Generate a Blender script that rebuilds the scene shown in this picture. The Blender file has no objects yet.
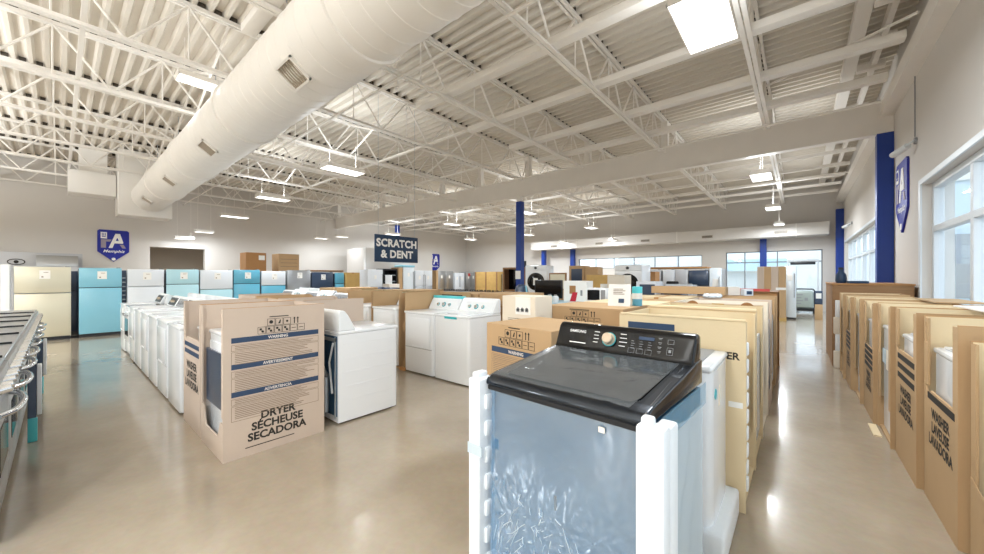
import bpy, bmesh, math, random
from mathutils import Matrix, Vector
random.seed(7)
R = math.radians
PI = math.pi
sc = bpy.context.scene
COL = sc.collection

# ------------------------------------------------------------------ camera, world, exposure
cam_d = bpy.data.cameras.new('camera')
cam = bpy.data.objects.new('camera', cam_d)
COL.objects.link(cam)
cam.location = (0, 0, 1.45)
cam.rotation_euler = (R(90), 0, R(40.1))
cam_d.sensor_width = 36
cam_d.lens = 36 * 365 / 984
cam_d.clip_start = 0.02
cam_d.clip_end = 300
sc.camera = cam

w = bpy.data.worlds.new('world')
sc.world = w
w.use_nodes = True
wn = w.node_tree.nodes
bg = wn['Background']
bg.inputs['Color'].default_value = (0.70, 0.86, 1.0, 1)
bg.inputs['Strength'].default_value = 1.25

sc.view_settings.view_transform = 'Standard'
sc.view_settings.look = 'None'
sc.view_settings.gamma = 1
sc.view_settings.exposure = 1.04
sc.view_settings.use_curve_mapping = False
sc.cycles.use_denoising = True
sc.cycles.max_bounces = 10
sc.cycles.diffuse_bounces = 6
sc.cycles.transparent_max_bounces = 16
sc.cycles.caustics_reflective = False
sc.cycles.caustics_refractive = False
sc.cycles.sample_clamp_indirect = 4.0
LAMP_W = 60.0
DIFFUSER = 1.3
UP_SHARE = 0.2


# ------------------------------------------------------------------ materials
def lin(c):
    def f(v):
        return v / 12.92 if v <= 0.04045 else ((v + 0.055) / 1.055) ** 2.4
    if isinstance(c, str):
        c = tuple(int(c[i:i + 2], 16) / 255 for i in (1, 3, 5))
    return tuple(f(v) for v in c)


def setin(n, k, v):
    if k in n.inputs:
        n.inputs[k].default_value = v


M = {}


def mat(name, col, rough=0.5, metal=0.0, var=0.0, scale=4.0, bump=0.0, bscale=40.0, coat=0.0, spec=0.5, emit=None, stretch=None):
    m = bpy.data.materials.new(name)
    m.use_nodes = True
    nt = m.node_tree
    b = nt.nodes['Principled BSDF']
    c = lin(col)
    setin(b, 'Base Color', (*c, 1))
    setin(b, 'Roughness', rough)
    setin(b, 'Metallic', metal)
    setin(b, 'Coat Weight', coat)
    setin(b, 'Coat Roughness', 0.08)
    setin(b, 'Specular IOR Level', spec)
    if emit:
        setin(b, 'Emission Color', (*c, 1))
        setin(b, 'Emission Strength', emit)
    tc = nt.nodes.new('ShaderNodeTexCoord')
    src = tc.outputs['Object']
    if stretch:
        mp = nt.nodes.new('ShaderNodeMapping')
        mp.inputs['Scale'].default_value = stretch
        nt.links.new(src, mp.inputs['Vector'])
        src = mp.outputs['Vector']
    if var:
        n = nt.nodes.new('ShaderNodeTexNoise')
        n.inputs['Scale'].default_value = scale
        n.inputs['Detail'].default_value = 4
        nt.links.new(src, n.inputs['Vector'])
        mx = nt.nodes.new('ShaderNodeMix')
        mx.data_type = 'RGBA'
        mx.inputs['A'].default_value = (*[v * (1 - var) for v in c], 1)
        mx.inputs['B'].default_value = (*[min(1, v * (1 + var)) for v in c], 1)
        nt.links.new(n.outputs['Fac'], mx.inputs['Factor'])
        nt.links.new(mx.outputs['Result'], b.inputs['Base Color'])
    if bump:
        n2 = nt.nodes.new('ShaderNodeTexNoise')
        n2.inputs['Scale'].default_value = bscale
        n2.inputs['Detail'].default_value = 3
        nt.links.new(src, n2.inputs['Vector'])
        bp = nt.nodes.new('ShaderNodeBump')
        bp.inputs['Strength'].default_value = bump
        bp.inputs['Distance'].default_value = 0.02
        nt.links.new(n2.outputs['Fac'], bp.inputs['Height'])
        nt.links.new(bp.outputs['Normal'], b.inputs['Normal'])
    M[name] = m
    return m


mat('wall', '#d9d5d0', 0.85, var=0.03, scale=1.2)
mat('wall_dim', '#cfc6ba', 0.85, var=0.03, scale=1.2)
mat('steel_white', '#f1ede7', 0.5, var=0.04, scale=3)
mat('deck', '#dfd8cd', 0.45, var=0.07, scale=1.3)
mat('duct', '#efece7', 0.42, var=0.03, scale=1.5)
mat('vent_grey', '#b9ad9d', 0.5)
mat('blue_paint', '#06368f', 0.4, var=0.08, scale=3)
mat('shield_blue', '#14219a', 0.45, var=0.1, scale=2)
mat('letter_white', '#fbfaf8', 0.55)
mat('letter_grey', '#9f95a2', 0.55)
mat('navy', '#213c5c', 0.5, var=0.05)
mat('ink', '#2b2722', 0.7)
mat('band', '#2e4360', 0.6)
mat('ink_soft', '#8d7967', 0.8)
mat('kraft', '#bd9d76', 0.8, var=0.06, scale=3, bump=0.05, bscale=60)
mat('kraft_pink', '#c8b6a6', 0.8, var=0.05, scale=2.5, bump=0.05, bscale=60)
mat('kraft_dark', '#a97c4e', 0.8, var=0.1, scale=4)
mat('kraft_edge', '#b98a58', 0.85, var=0.1, scale=12)
mat('kraft_cream', '#dfcba6', 0.75, var=0.05, scale=2.5, bump=0.05, bscale=60)
mat('cream_box', '#e6dccb', 0.7, var=0.04, scale=3)
mat('card_white', '#e7e0d8', 0.75, var=0.04)
mat('brown_wood', '#94704c', 0.7, var=0.25, scale=3, stretch=(1, 1, 14))
mat('pine', '#c9a564', 0.7, var=0.2, scale=4, stretch=(1, 14, 1))
mat('white_enamel', '#eceff2', 0.22, coat=0.3, var=0.01)
mat('white_plastic', '#e9edf0', 0.35)
mat('foam', '#eef2f5', 0.7, var=0.03, scale=30, bump=0.12, bscale=120)
mat('grey_plastic', '#8d8f92', 0.4)
mat('dark_plastic', '#26282d', 0.35)
mat('black_gloss', '#08090d', 0.08, coat=0.1, spec=.35)
mat('black_matte', '#141518', 0.6)
mat('teal', '#2bb3bd', 0.4)
mat('teal_tape', '#58d0da', 0.3)
mat('chrome', '#d5d7da', 0.15, metal=1.0)
mat('steel', '#b7babd', 0.3, metal=0.85, var=0.06, scale=3, stretch=(1, 1, 12))
mat('champagne', '#d9d4bf', 0.35, metal=0.35, var=0.04, scale=2)
mat('blue_film', '#86c4da', 0.28, coat=0.4, var=0.07, scale=1.5, bump=0.15, bscale=5)
mat('blue_film_pale', '#b6dfea', 0.3, coat=0.4, var=0.06, scale=1.5, bump=0.15, bscale=5)
mat('blue_film_deep', '#5fadc8', 0.28, coat=0.4, var=0.08, scale=1.5, bump=0.15, bscale=5)
mat('fridge_white', '#e2e8ef', 0.3, coat=0.3)
mat('navy_film', '#31435c', 0.3, coat=0.4, var=0.1, scale=2)
mat('fridge_grey', '#a9abac', 0.35, metal=0.4)
mat('paper', '#f3f2ee', 0.8)
mat('tape_red', '#c8504a', 0.7, var=0.1)
mat('red_tag', '#c01f36', 0.6)
mat('yellow_tag', '#ead35a', 0.7)
mat('graphite', '#2c6a94', 0.3, metal=0.25, var=0.08, scale=2)
mat('film_glint', '#eef6fb', 0.15, coat=.5)
mat('lid_tint', '#77777b', 0.09, metal=1.0)
mat('cover_dark', '#272d35', 0.2, metal=0.7, coat=.4)
mat('closure', '#4a443d', 0.9)
mat('rear_blue', '#2f5878', 0.4, metal=0.3, var=0.15, scale=5)
mat('galv', '#aeb6bd', 0.4, metal=0.7)
mat('frame_white', '#dfe5ea', 0.4)
mat('wing_blue', '#d5e2ea', 0.8)
mat('asphalt', '#b5b2ac', 0.9, var=0.05)
mat('ext_white', '#e9e7e2', 0.8)
mat('bark', '#b09a86', 0.9, var=0.1)
mat('grey_panel', '#c5c7cb', 0.7, var=0.03)
mat('pale_plastic', '#dfe9f0', 0.2, coat=0.5, bump=0.35, bscale=14)
mat('sage', '#9aa59f', 0.35, coat=0.3, var=0.1, scale=4)
mat('cloth_blue', '#bcd9e6', 0.8)
mat('diffuser', '#ffffff', 0.4, emit=DIFFUSER)
mat('tube_glow', '#ffffff', 0.4, emit=2.5)
mat('knob_sand', '#c9b79f', 0.3, metal=0.3)
mat('rubber', '#17181a', 0.8)


def film(name, col, alpha, rough, bump, bscale, gl=0.25, stretch=None, low=None):
    """thin clear packing film: mostly see-through, with a glossy wrinkled skin"""
    m = bpy.data.materials.new(name)
    m.use_nodes = True
    nt = m.node_tree
    nt.nodes.clear()
    out = nt.nodes.new('ShaderNodeOutputMaterial')
    tr = nt.nodes.new('ShaderNodeBsdfTransparent')
    di = nt.nodes.new('ShaderNodeBsdfDiffuse')
    gs = nt.nodes.new('ShaderNodeBsdfGlossy')
    di.inputs['Color'].default_value = (*lin(col), 1)
    gs.inputs['Roughness'].default_value = rough
    gs.inputs['Color'].default_value = (0.9, 0.95, 1, 1)
    tc = nt.nodes.new('ShaderNodeTexCoord')
    n = nt.nodes.new('ShaderNodeTexNoise')
    n.inputs['Scale'].default_value = bscale
    n.inputs['Detail'].default_value = 5
    n.inputs['Distortion'].default_value = 1.2
    src = tc.outputs['Object']
    if stretch:
        mp = nt.nodes.new('ShaderNodeMapping')
        mp.inputs['Scale'].default_value = stretch
        nt.links.new(src, mp.inputs['Vector'])
        src = mp.outputs['Vector']
    nt.links.new(src, n.inputs['Vector'])
    bp = nt.nodes.new('ShaderNodeBump')
    bp.inputs['Strength'].default_value = bump
    bp.inputs['Distance'].default_value = 0.03
    nt.links.new(n.outputs['Fac'], bp.inputs['Height'])
    if low:                                             # the film is stretched flat at the top and gathers lower down
        n.noise_type = 'RIDGED_MULTIFRACTAL'
        n.inputs['Detail'].default_value = 3
        sp = nt.nodes.new('ShaderNodeSeparateXYZ')
        nt.links.new(tc.outputs['Object'], sp.inputs[0])
        mr = nt.nodes.new('ShaderNodeMapRange')
        mr.inputs['From Min'].default_value = low[0]
        mr.inputs['From Max'].default_value = low[1]
        mr.inputs['To Min'].default_value = bump
        mr.inputs['To Max'].default_value = bump * .06
        nt.links.new(sp.outputs['Y'], mr.inputs['Value'])
        nt.links.new(mr.outputs['Result'], bp.inputs['Strength'])
    nt.links.new(bp.outputs['Normal'], gs.inputs['Normal'])
    m1 = nt.nodes.new('ShaderNodeMixShader')
    m1.inputs[0].default_value = alpha
    if low:
        ma = nt.nodes.new('ShaderNodeMapRange')
        ma.inputs['From Min'].default_value = low[0]
        ma.inputs['From Max'].default_value = low[1] + .2
        ma.inputs['To Min'].default_value = alpha * 1.4
        ma.inputs['To Max'].default_value = alpha * .5
        nt.links.new(sp.outputs['Y'], ma.inputs['Value'])
        nt.links.new(ma.outputs['Result'], m1.inputs[0])
    nt.links.new(tr.outputs[0], m1.inputs[1])
    nt.links.new(di.outputs[0], m1.inputs[2])
    m2 = nt.nodes.new('ShaderNodeMixShader')
    m2.inputs[0].default_value = gl
    nt.links.new(m1.outputs[0], m2.inputs[1])
    nt.links.new(gs.outputs[0], m2.inputs[2])
    nt.links.new(m2.outputs[0], out.inputs['Surface'])
    M[name] = m


film('film_front', '#8cc6f8', 0.22, 0.06, 0.9, 5.0, 0.30, (1.6, .7, 1), (.12, .62))
film('film_side', '#dcebf4', 0.72, 0.2, 0.25, 10.0, 0.1)
film('film_blue', '#7fb9d8', 0.45, 0.12, 0.2, 8.0, 0.15)
film('film_clear', '#dfeaf2', 0.10, 0.05, 0.15, 9.0, 0.10)
film('glass', '#cfe0ea', 0.05, 0.02, 0.0, 1.0, 0.07)


def floor_mat():
    m = bpy.data.materials.new('polished_concrete')
    m.use_nodes = True
    nt = m.node_tree
    b = nt.nodes['Principled BSDF']
    tc = nt.nodes.new('ShaderNodeTexCoord')
    n1 = nt.nodes.new('ShaderNodeTexNoise')
    n1.inputs['Scale'].default_value = 0.9
    n1.inputs['Detail'].default_value = 7
    n1.inputs['Roughness'].default_value = 0.65
    n2 = nt.nodes.new('ShaderNodeTexNoise')
    n2.inputs['Scale'].default_value = 26
    n2.inputs['Detail'].default_value = 3
    nt.links.new(tc.outputs['Object'], n1.inputs['Vector'])
    nt.links.new(tc.outputs['Object'], n2.inputs['Vector'])
    r = nt.nodes.new('ShaderNodeValToRGB')
    r.color_ramp.elements[0].position = 0.3
    r.color_ramp.elements[1].position = 0.7
    r.color_ramp.elements[0].color = (*lin('#a2937f'), 1)
    r.color_ramp.elements[1].color = (*lin('#b9ac99'), 1)
    nt.links.new(n1.outputs['Fac'], r.inputs['Fac'])
    mx = nt.nodes.new('ShaderNodeMix')
    mx.data_type = 'RGBA'
    mx.blend_type = 'MULTIPLY'
    mx.inputs['Factor'].default_value = 0.18
    nt.links.new(r.outputs['Color'], mx.inputs['A'])
    nt.links.new(n2.outputs['Color'], mx.inputs['B'])
    nt.links.new(mx.outputs['Result'], b.inputs['Base Color'])
    mr = nt.nodes.new('ShaderNodeMapRange')
    mr.inputs['To Min'].default_value = 0.1
    mr.inputs['To Max'].default_value = 0.26
    nt.links.new(n1.outputs['Fac'], mr.inputs['Value'])
    nt.links.new(mr.outputs['Result'], b.inputs['Roughness'])
    setin(b, 'Specular IOR Level', 0.6)
    setin(b, 'Coat Weight', 0.35)
    setin(b, 'Coat Roughness', 0.07)
    M['floor'] = m


floor_mat()


# ------------------------------------------------------------------ mesh helpers
class MB:
    def __init__(s):
        s.bm = bmesh.new()

    def _new(s, vs, fs, sm=False):
        bv = [s.bm.verts.new(v) for v in vs]
        out = []
        for f in fs:
            try:
                fc = s.bm.faces.new([bv[i] for i in f])
                fc.smooth = sm
                out.append(fc)
            except ValueError:
                pass
        return bv, out

    def box(s, x0, x1, y0, y1, z0, z1, bev=0, seg=2, only=None):
        v = [(x0, y0, z0), (x1, y0, z0), (x1, y1, z0), (x0, y1, z0), (x0, y0, z1), (x1, y0, z1), (x1, y1, z1), (x0, y1, z1)]
        f = [(3, 2, 1, 0), (4, 5, 6, 7), (0, 1, 5, 4), (1, 2, 6, 5), (2, 3, 7, 6), (3, 0, 4, 7)]
        bv, fs = s._new(v, f)
        if bev:
            ed = set(e for fc in fs for e in fc.edges)
            if only == 'v':
                ed = [e for e in ed if abs(e.verts[0].co.z - e.verts[1].co.z) > 1e-6]
            elif only == 'front':
                ed = [e for e in ed if all(abs(q.co.y - y0) < 1e-6 for q in e.verts) and abs(e.verts[0].co.z - e.verts[1].co.z) > 1e-6]
            bmesh.ops.bevel(s.bm, geom=list(ed), offset=bev, segments=seg, affect='EDGES', profile=0.5, clamp_overlap=True)
        return s

    def prism(s, pts, axis, a, b, bev=0, seg=2):
        """2D outline pushed along an axis: x -> (y,z), y -> (x,z), z -> (x,y)"""
        def mk(p, t):
            return (t, p[0], p[1]) if axis == 'x' else (p[0], t, p[1]) if axis == 'y' else (p[0], p[1], t)
        n = len(pts)
        v = [mk(p, a) for p in pts] + [mk(p, b) for p in pts]
        f = [tuple(range(n))[::-1], tuple(range(n, 2 * n))] + [(i, (i + 1) % n, n + (i + 1) % n, n + i) for i in range(n)]
        bv, fs = s._new(v, f)
        bmesh.ops.recalc_face_normals(s.bm, faces=fs)
        if bev:
            ed = set(e for fc in fs for e in fc.edges)
            bmesh.ops.bevel(s.bm, geom=list(ed), offset=bev, segments=seg, affect='EDGES', profile=0.5, clamp_overlap=True)
        return s

    def tube(s, p, q, r, n=8, r2=None):
        p = Vector(p)
        q = Vector(q)
        d = (q - p).normalized()
        u = d.orthogonal().normalized()
        k = d.cross(u)
        r2 = r if r2 is None else r2
        v = []
        for c, rr in ((p, r), (q, r2)):
            for i in range(n):
                a = 2 * PI * i / n
                v.append(c + (u * math.cos(a) + k * math.sin(a)) * rr)
        f = [(i, (i + 1) % n, n + (i + 1) % n, n + i) for i in range(n)]
        f += [tuple(range(n))[::-1], tuple(range(n, 2 * n))]
        s._new(v, f, True)
        return s

    def path(s, pts, r, n=8):
        for i in range(len(pts) - 1):
            s.tube(pts[i], pts[i + 1], r, n)
        return s

    def bar(s, p, q, wd, ht):
        p = Vector(p)
        q = Vector(q)
        d = (q - p).normalized()
        up = Vector((0, 0, 1)) if abs(d.z) < 0.95 else Vector((0, 1, 0))
        u = d.cross(up).normalized()
        k = u.cross(d)
        v = []
        for c in (p, q):
            for a, b in ((-1, -1), (1, -1), (1, 1), (-1, 1)):
                v.append(c + u * a * wd / 2 + k * b * ht / 2)
        s._new(v, [(3, 2, 1, 0), (4, 5, 6, 7), (0, 1, 5, 4), (1, 2, 6, 5), (2, 3, 7, 6), (3, 0, 4, 7)])
        return s

    def revolve(s, prof, axis='z', n=24, c=(0, 0, 0)):
        """profile of (radius, height) turned about an axis"""
        v = []
        for r, h in prof:
            for i in range(n):
                a = 2 * PI * i / n
                x, y = r * math.cos(a), r * math.sin(a)
                p = (x, y, h) if axis == 'z' else (x, h, y) if axis == 'y' else (h, x, y)
                v.append((p[0] + c[0], p[1] + c[1], p[2] + c[2]))
        f = []
        for j in range(len(prof) - 1):
            for i in range(n):
                f.append((j * n + i, j * n + (i + 1) % n, (j + 1) * n + (i + 1) % n, (j + 1) * n + i))
        f.append(tuple(range(n))[::-1])
        f.append(tuple(range((len(prof) - 1) * n, len(prof) * n)))
        bv, fs = s._new(v, f, True)
        bmesh.ops.recalc_face_normals(s.bm, faces=fs)
        return s

    def build(s, name, m, parent=None, M4=None, sharp=38):
        me = bpy.data.meshes.new(name)
        s.bm.to_mesh(me)
        s.bm.free()
        for p in me.polygons:
            p.use_smooth = True
        me.set_sharp_from_angle(angle=R(sharp))
        me.materials.append(M[m] if isinstance(m, str) else m)
        o = bpy.data.objects.new(name, me)
        COL.objects.link(o)
        if parent:
            o.parent = parent
        if M4 is not None:
            o.matrix_local = M4
        return o


def B(x0, x1, y0, y1, z0, z1, bev=0, seg=2, only=None):
    return MB().box(x0, x1, y0, y1, z0, z1, bev, seg, only)


def tag(o, label, cat, group=None):
    o['label'] = label
    o['category'] = cat
    if group:
        o['group'] = group
    return o


def thing(name, label, cat, loc=(0, 0, 0), rz=0, group=None):
    o = bpy.data.objects.new(name, None)
    COL.objects.link(o)
    o.location = loc
    o.rotation_euler = (0, 0, R(rz))
    o.empty_display_size = 0.1
    return tag(o, label, cat, group)


def struct(o, label=None):
    o['kind'] = 'structure'
    if label:
        o['label'] = label
    return o


def clone(root, loc, rz, label, group=None):
    r = root.copy()
    COL.objects.link(r)
    r.location = loc
    r.rotation_euler = (0, 0, R(rz))
    r['label'] = label
    if group:
        r['group'] = group
    for ch in list(root.children):
        c = ch.copy()
        COL.objects.link(c)
        c.parent = r
        for g in list(ch.children):
            d = g.copy()
            COL.objects.link(d)
            d.parent = c
    return r


NEGY = Matrix.Rotation(R(90), 4, 'X')                                   # lettering stands up and faces -Y
POSX = Matrix.Rotation(R(90), 4, 'Z') @ NEGY
NEGX = Matrix.Rotation(R(-90), 4, 'Z') @ NEGY
POSY = Matrix.Rotation(R(180), 4, 'Z') @ NEGY
TXT = {}


def text_mesh(body, size, bold=0.0, align='CENTER', spacing=1.0, shear=0.0, line=1.0):
    key = (body, size, bold, align, spacing, shear, line)
    if key in TXT:
        return TXT[key]
    cu = bpy.data.curves.new('lettering', 'FONT')
    cu.body = body
    cu.size = size
    cu.offset = bold
    cu.align_x = align
    cu.align_y = 'CENTER'
    cu.space_character = spacing
    cu.space_line = line
    cu.shear = shear
    cu.resolution_u = 3
    o = bpy.data.objects.new('lettering_source', cu)
    COL.objects.link(o)
    dg = bpy.context.evaluated_depsgraph_get()
    me = bpy.data.meshes.new_from_object(o.evaluated_get(dg))
    bpy.data.objects.remove(o)
    bpy.data.curves.remove(cu)
    TXT[key] = me
    return me


def text(name, body, size, m, parent, M4, **kw):
    me = text_mesh(body, size, **kw).copy()
    me.name = name
    me.materials.clear()
    me.materials.append(M[m])
    o = bpy.data.objects.new(name, me)
    COL.objects.link(o)
    o.parent = parent
    o.matrix_local = M4
    return o


def T(x, y, z):
    return Matrix.Translation((x, y, z))


# ------------------------------------------------------------------ room shell
XL, XR, YB, YF = -20.0, 1.35, 20.6, -9.0
ZD = 5.5          # roof deck
ZJ = 4.6          # bottom chord of the joists
struct(B(XL - .4, XR + .4, YF - .4, YB + .4, -.12, 0).build('floor', 'floor'), 'polished beige concrete showroom floor')


def wall_with_holes(name, axis, t0, t1, a0, a1, z1, holes, m):
    """a wall slab along one axis, built round its openings (a_lo, a_hi, z_lo, z_hi)"""
    mb = MB()

    def add(p, q, zl, zh):
        if q - p < 1e-4 or zh - zl < 1e-4:
            return
        if axis == 'y':
            mb.box(t0, t1, p, q, zl, zh)
        else:
            mb.box(p, q, t0, t1, zl, zh)
    cur = a0
    for lo, hi, zl, zh in sorted(holes):
        add(cur, lo, 0, z1)
        add(lo, hi, 0, zl)
        add(lo, hi, zh, z1)
        cur = hi
    add(cur, a1, 0, z1)
    return struct(mb.build(name, m))


WIN_A = (-6.0, 8.0, 0.75, 2.78)
WIN_B = (11.3, 19.6, 0.10, 2.78)
wall_with_holes('wall_right', 'y', XR, XR + .3, YF, YB + .3, ZD + .2, [WIN_A, WIN_B], 'wall')
CLER = (-10.4, -3.7, 1.95, 2.55)
STORE = (-2.7, 0.75, 0.0, 2.62)
wall_with_holes('wall_back', 'x', YB, YB + .3, XL - .3, XR, ZD + .2, [CLER, STORE], 'wall')
DOORWAY = (2.37, 4.15, 0, 2.67)
wall_with_holes('wall_left', 'y', XL - .3, XL, YF, YB, ZD + .2, [DOORWAY], 'wall')
struct(B(XL - .3, XR + .3, YF - .3, YF, 0, ZD + .2).build('wall_front', 'wall'))
# recess behind the doorway in the left wall
mb = MB()
mb.box(XL - 2.2, XL - 2.1, 2.0, 5.6, 0, 2.9)
mb.box(XL - 2.1, XL - .3, 2.0, 2.1, 0, 2.9)
mb.box(XL - 2.1, XL - .3, 5.5, 5.6, 0, 2.9)
mb.box(XL - 2.1, XL - .3, 2.0, 5.6, 2.9, 3.0)
mb.box(XL - 2.1, XL - .3, 2.0, 5.6, -.1, 0)
struct(mb.build('wall_recess', 'wall_dim'))

# corrugated steel deck, its ribs running across the shop
mb = MB()
per, dep = 0.2032, 0.076
n = int((YB - YF + .6) / per) + 1
vs, fs = [], []
pts = []
y = YF - .3
for i in range(n):
    pts += [(y, ZD), (y + .052, ZD), (y + .082, ZD + dep), (y + .173, ZD + dep)]
    y += per
for (yy, zz) in pts:
    vs += [(XL - .3, yy, zz), (XR + .3, yy, zz)]
for i in range(len(pts) - 1):
    fs.append((2 * i, 2 * i + 1, 2 * i + 3, 2 * i + 2))
mb._new(vs, fs)
struct(mb.build('ceiling', 'deck', sharp=15), 'white painted corrugated steel roof deck')
struct(B(XL - .4, XR + .4, YF - .4, YB + .4, ZD + .12, ZD + .25).build('roof', 'wall_dim'))

# joists
GY = 10.1
nj = 0
for k in range(10):
    X = -.53 - 2.13 * k
    mb = MB()
    for (ya, yb) in ((YF + .1, GY - .02), (GY + .02, YB - .1)):
        for sx in (-.034, .034):
            mb.box(X + sx - .022, X + sx + .022, ya, yb, ZD - .06, ZD - .004)
        ye0, ye1 = ya + .35, yb - .35
        for sx in (-.034, .034):
            mb.box(X + sx - .026, X + sx + .026, ye0, ye1, ZJ, ZJ + .012)
            mb.box(X + sx - .006 * (1 if sx > 0 else -1) - .006, X + sx + .006, ye0, ye1, ZJ + .012, ZJ + .055)
        L = ye1 - ye0
        npan = max(2, round(L / 1.35))
        s_ = L / npan
        for i in range(npan):
            y0 = ye0 + i * s_
            mb.tube((X, y0, ZJ + .03), (X, y0 + s_ * .5, ZD - .04), .019, 6)
            mb.tube((X, y0 + s_ * .5, ZD - .04), (X, y0 + s_, ZJ + .03), .019, 6)
            mb.tube((X, y0 + s_ * .5, ZD - .04), (X, y0 + s_ * .5, ZJ + .03), .012, 6)
        mb.tube((X, ye0, ZJ + .03), (X, ya, ZD - .05), .014, 6)
        mb.tube((X, ye1, ZJ + .03), (X, yb, ZD - .05), .014, 6)
    jo = struct(mb.build('ceiling_joist', 'steel_white'), 'white open web steel roof joist')
    mb = MB()
    yc = YF - .3
    while yc < YB + .2:                                  # dark closures in the flutes where the deck crosses the joist
        mb.prism([(yc + .087, ZD + .002), (yc + .168, ZD + .002), (yc + .168, ZD + dep - .004), (yc + .087, ZD + dep - .004)], 'x', X - .05, X + .05)
        yc += per
    mb.build('flute_closure', 'closure', jo)

# girder across the shop at the column line, with its flanges
mb = MB()
mb.box(XL, XR, GY - .09, GY + .09, 4.16, 4.19)
mb.box(XL, XR, GY - .05, GY + .05, 4.19, 4.76)
mb.box(XL, XR, GY - .09, GY + .09, 4.76, 4.79)
for k in range(10):
    X = -.53 - 2.13 * k
    mb.box(X - .08, X + .08, GY - .08, GY + .08, 4.79, ZD - .06)
struct(mb.build('ceiling_beam', 'steel_white'), 'deep white steel girder on the blue columns')
mb = MB()
mb.box(1.17, XR, YF, YB, 4.48, 4.72)
struct(mb.build('ceiling_beam', 'steel_white'), 'white steel beam along the top of the window wall')
for (x0, x1, z0) in ((.62, .80, 5.28), (.99, 1.06, 5.25)):
    mb = MB()
    mb.box(x0, x1, YF + .1, GY - .15, z0, z0 + .16)
    mb.box(x0, x1, GY + .15, YB - .1, z0, z0 + .16)
    struct(mb.build('ceiling_beam', 'steel_white'), 'long white beam under the deck beside the window wall')
for i, yy in enumerate((1.2, 2.4, 3.6, 4.8, 6.0, 7.2, 8.4, 9.4, 11.5, 13.3, 15.1, 16.9, 18.7)):
    struct(B(.80, 1.17, yy, yy + .14, 5.2, 5.32, .01).build('ceiling_bracket', 'steel_white'))
# flat bridging strips that run across the joists
for yy in (-7, -5.6, -4.1, -2.7, -1.25):
    struct(B(XL, 1.1, yy - .03, yy + .03, ZJ + .06, ZJ + .12).build('ceiling_bridging', 'steel_white'))
for yy in (1.62, 3.02, 4.46, 5.9, 7.38, 8.7):
    struct(B(-5.6, 1.1, yy - .085, yy + .085, ZJ + .06, ZJ + .17, .012).build('ceiling_bridging', 'steel_white'))
struct(B(XL, 1.1, .175, .225, ZJ + .06, ZJ + .12).build('ceiling_bridging', 'steel_white'))
for yy in (2.9, 5.8, 8.0):
    struct(B(XL, -5.6, yy - .03, yy + .03, ZJ + .06, ZJ + .1).build('ceiling_bridging', 'steel_white'))
for yy in (11.6, 13.0, 14.5, 15.9, 17.3, 18.8):
    struct(B(XL, 1.1, yy - .05, yy + .05, ZJ + .06, ZJ + .14).build('ceiling_bridging', 'steel_white'))
# cross braces between the joists on the far left
for yy in (1.7, 4.9, 7.4):
    mb = MB()
    for k in range(3, 7):
        xa, xb = -.53 - 2.13 * k, -.53 - 2.13 * (k + 1)
        mb.bar((xa, yy, ZJ + .05), (xb, yy, ZD - .06), .03, .03)
        mb.bar((xa, yy + .04, ZD - .06), (xb, yy + .04, ZJ + .05), .03, .03)
    struct(mb.build('ceiling_cross_brace', 'steel_white'))

# columns
def column(x, y, z0, z1, lab, w_=.2):
    mb = MB()
    t = .012
    mb.box(x - w_ / 2, x + w_ / 2, y - w_ / 2, y - w_ / 2 + t, z0, z1)
    mb.box(x - w_ / 2, x + w_ / 2, y + w_ / 2 - t, y + w_ / 2, z0, z1)
    mb.box(x - .006, x + .006, y - w_ / 2 + t, y + w_ / 2 - t, z0, z1)
    mb.box(x - w_ / 2, x - w_ / 2 + t, y - w_ / 2 + t, y + w_ / 2 - t, z0, z1)
    mb.box(x + w_ / 2 - t, x + w_ / 2, y - w_ / 2 + t, y + w_ / 2 - t, z0, z1)
    mb.box(x - w_ / 2 - .04, x + w_ / 2 + .04, y - w_ / 2 - .04, y + w_ / 2 + .04, z0, z0 + .02)
    o = mb.build('column', 'blue_paint')
    return struct(o, lab)


column(1.235, 10.1, 0, 4.16, 'blue steel column against the window wall beside the blue shield', .22)
column(1.235, 20.1, 0, 4.16, 'blue steel column in the far corner of the window wall', .24)
c = column(-7.26, 10.1, 0, 4.0, 'blue steel column standing free in the middle of the shop')
struct(B(-7.34, -7.18, 10.02, 10.18, 4.0, 4.16).build('column_head', 'steel_white'))
column(-18.6, 13.2, 3.0, 4.58, 'blue steel column top showing above the hanging navy sign')
column(-1.24, 20.45, 0, 3.15, 'blue steel column in front of the shopfront glass', .24)
column(-10.7, 20.45, 0, 3.15, 'blue steel column left of the high back windows', .24)
column(-12.5, 20.0, 0, 3.15, 'blue steel column near the left of the back wall', .24)

# ------------------------------------------------------------------ windows
def window_run(name, axis, t, lo, hi, zl, zh, mull, rail, m='frame_white', glass=True, th=.06):
    mb = MB()

    def bx(a0, a1, z0, z1, d=.05):
        if axis == 'y':
            mb.box(t - d, t + d, a0, a1, z0, z1, .006, 1)
        else:
            mb.box(a0, a1, t - d, t + d, z0, z1, .006, 1)
    bx(lo, lo + th, zl, zh)
    bx(hi - th, hi, zl, zh)
    bx(lo + th, hi - th, zl, zl + th)
    bx(lo + th, hi - th, zh - th, zh)
    for a in mull:
        bx(a - th / 2, a + th / 2, zl + th, zh - th)
    for z in rail:
        bx(lo + th, hi - th, z - th / 2, z + th / 2, .048)
    o = struct(mb.build(name, m))
    gl = MB()
    if axis == 'y':
        gl.box(t - .006, t + .006, lo + .02, hi - .02, zl + .02, zh - .02)
    else:
        gl.box(lo + .02, hi - .02, t - .006, t + .006, zl + .02, zh - .02)
    g = gl.build('window_glass', 'glass', o)
    return o


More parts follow.
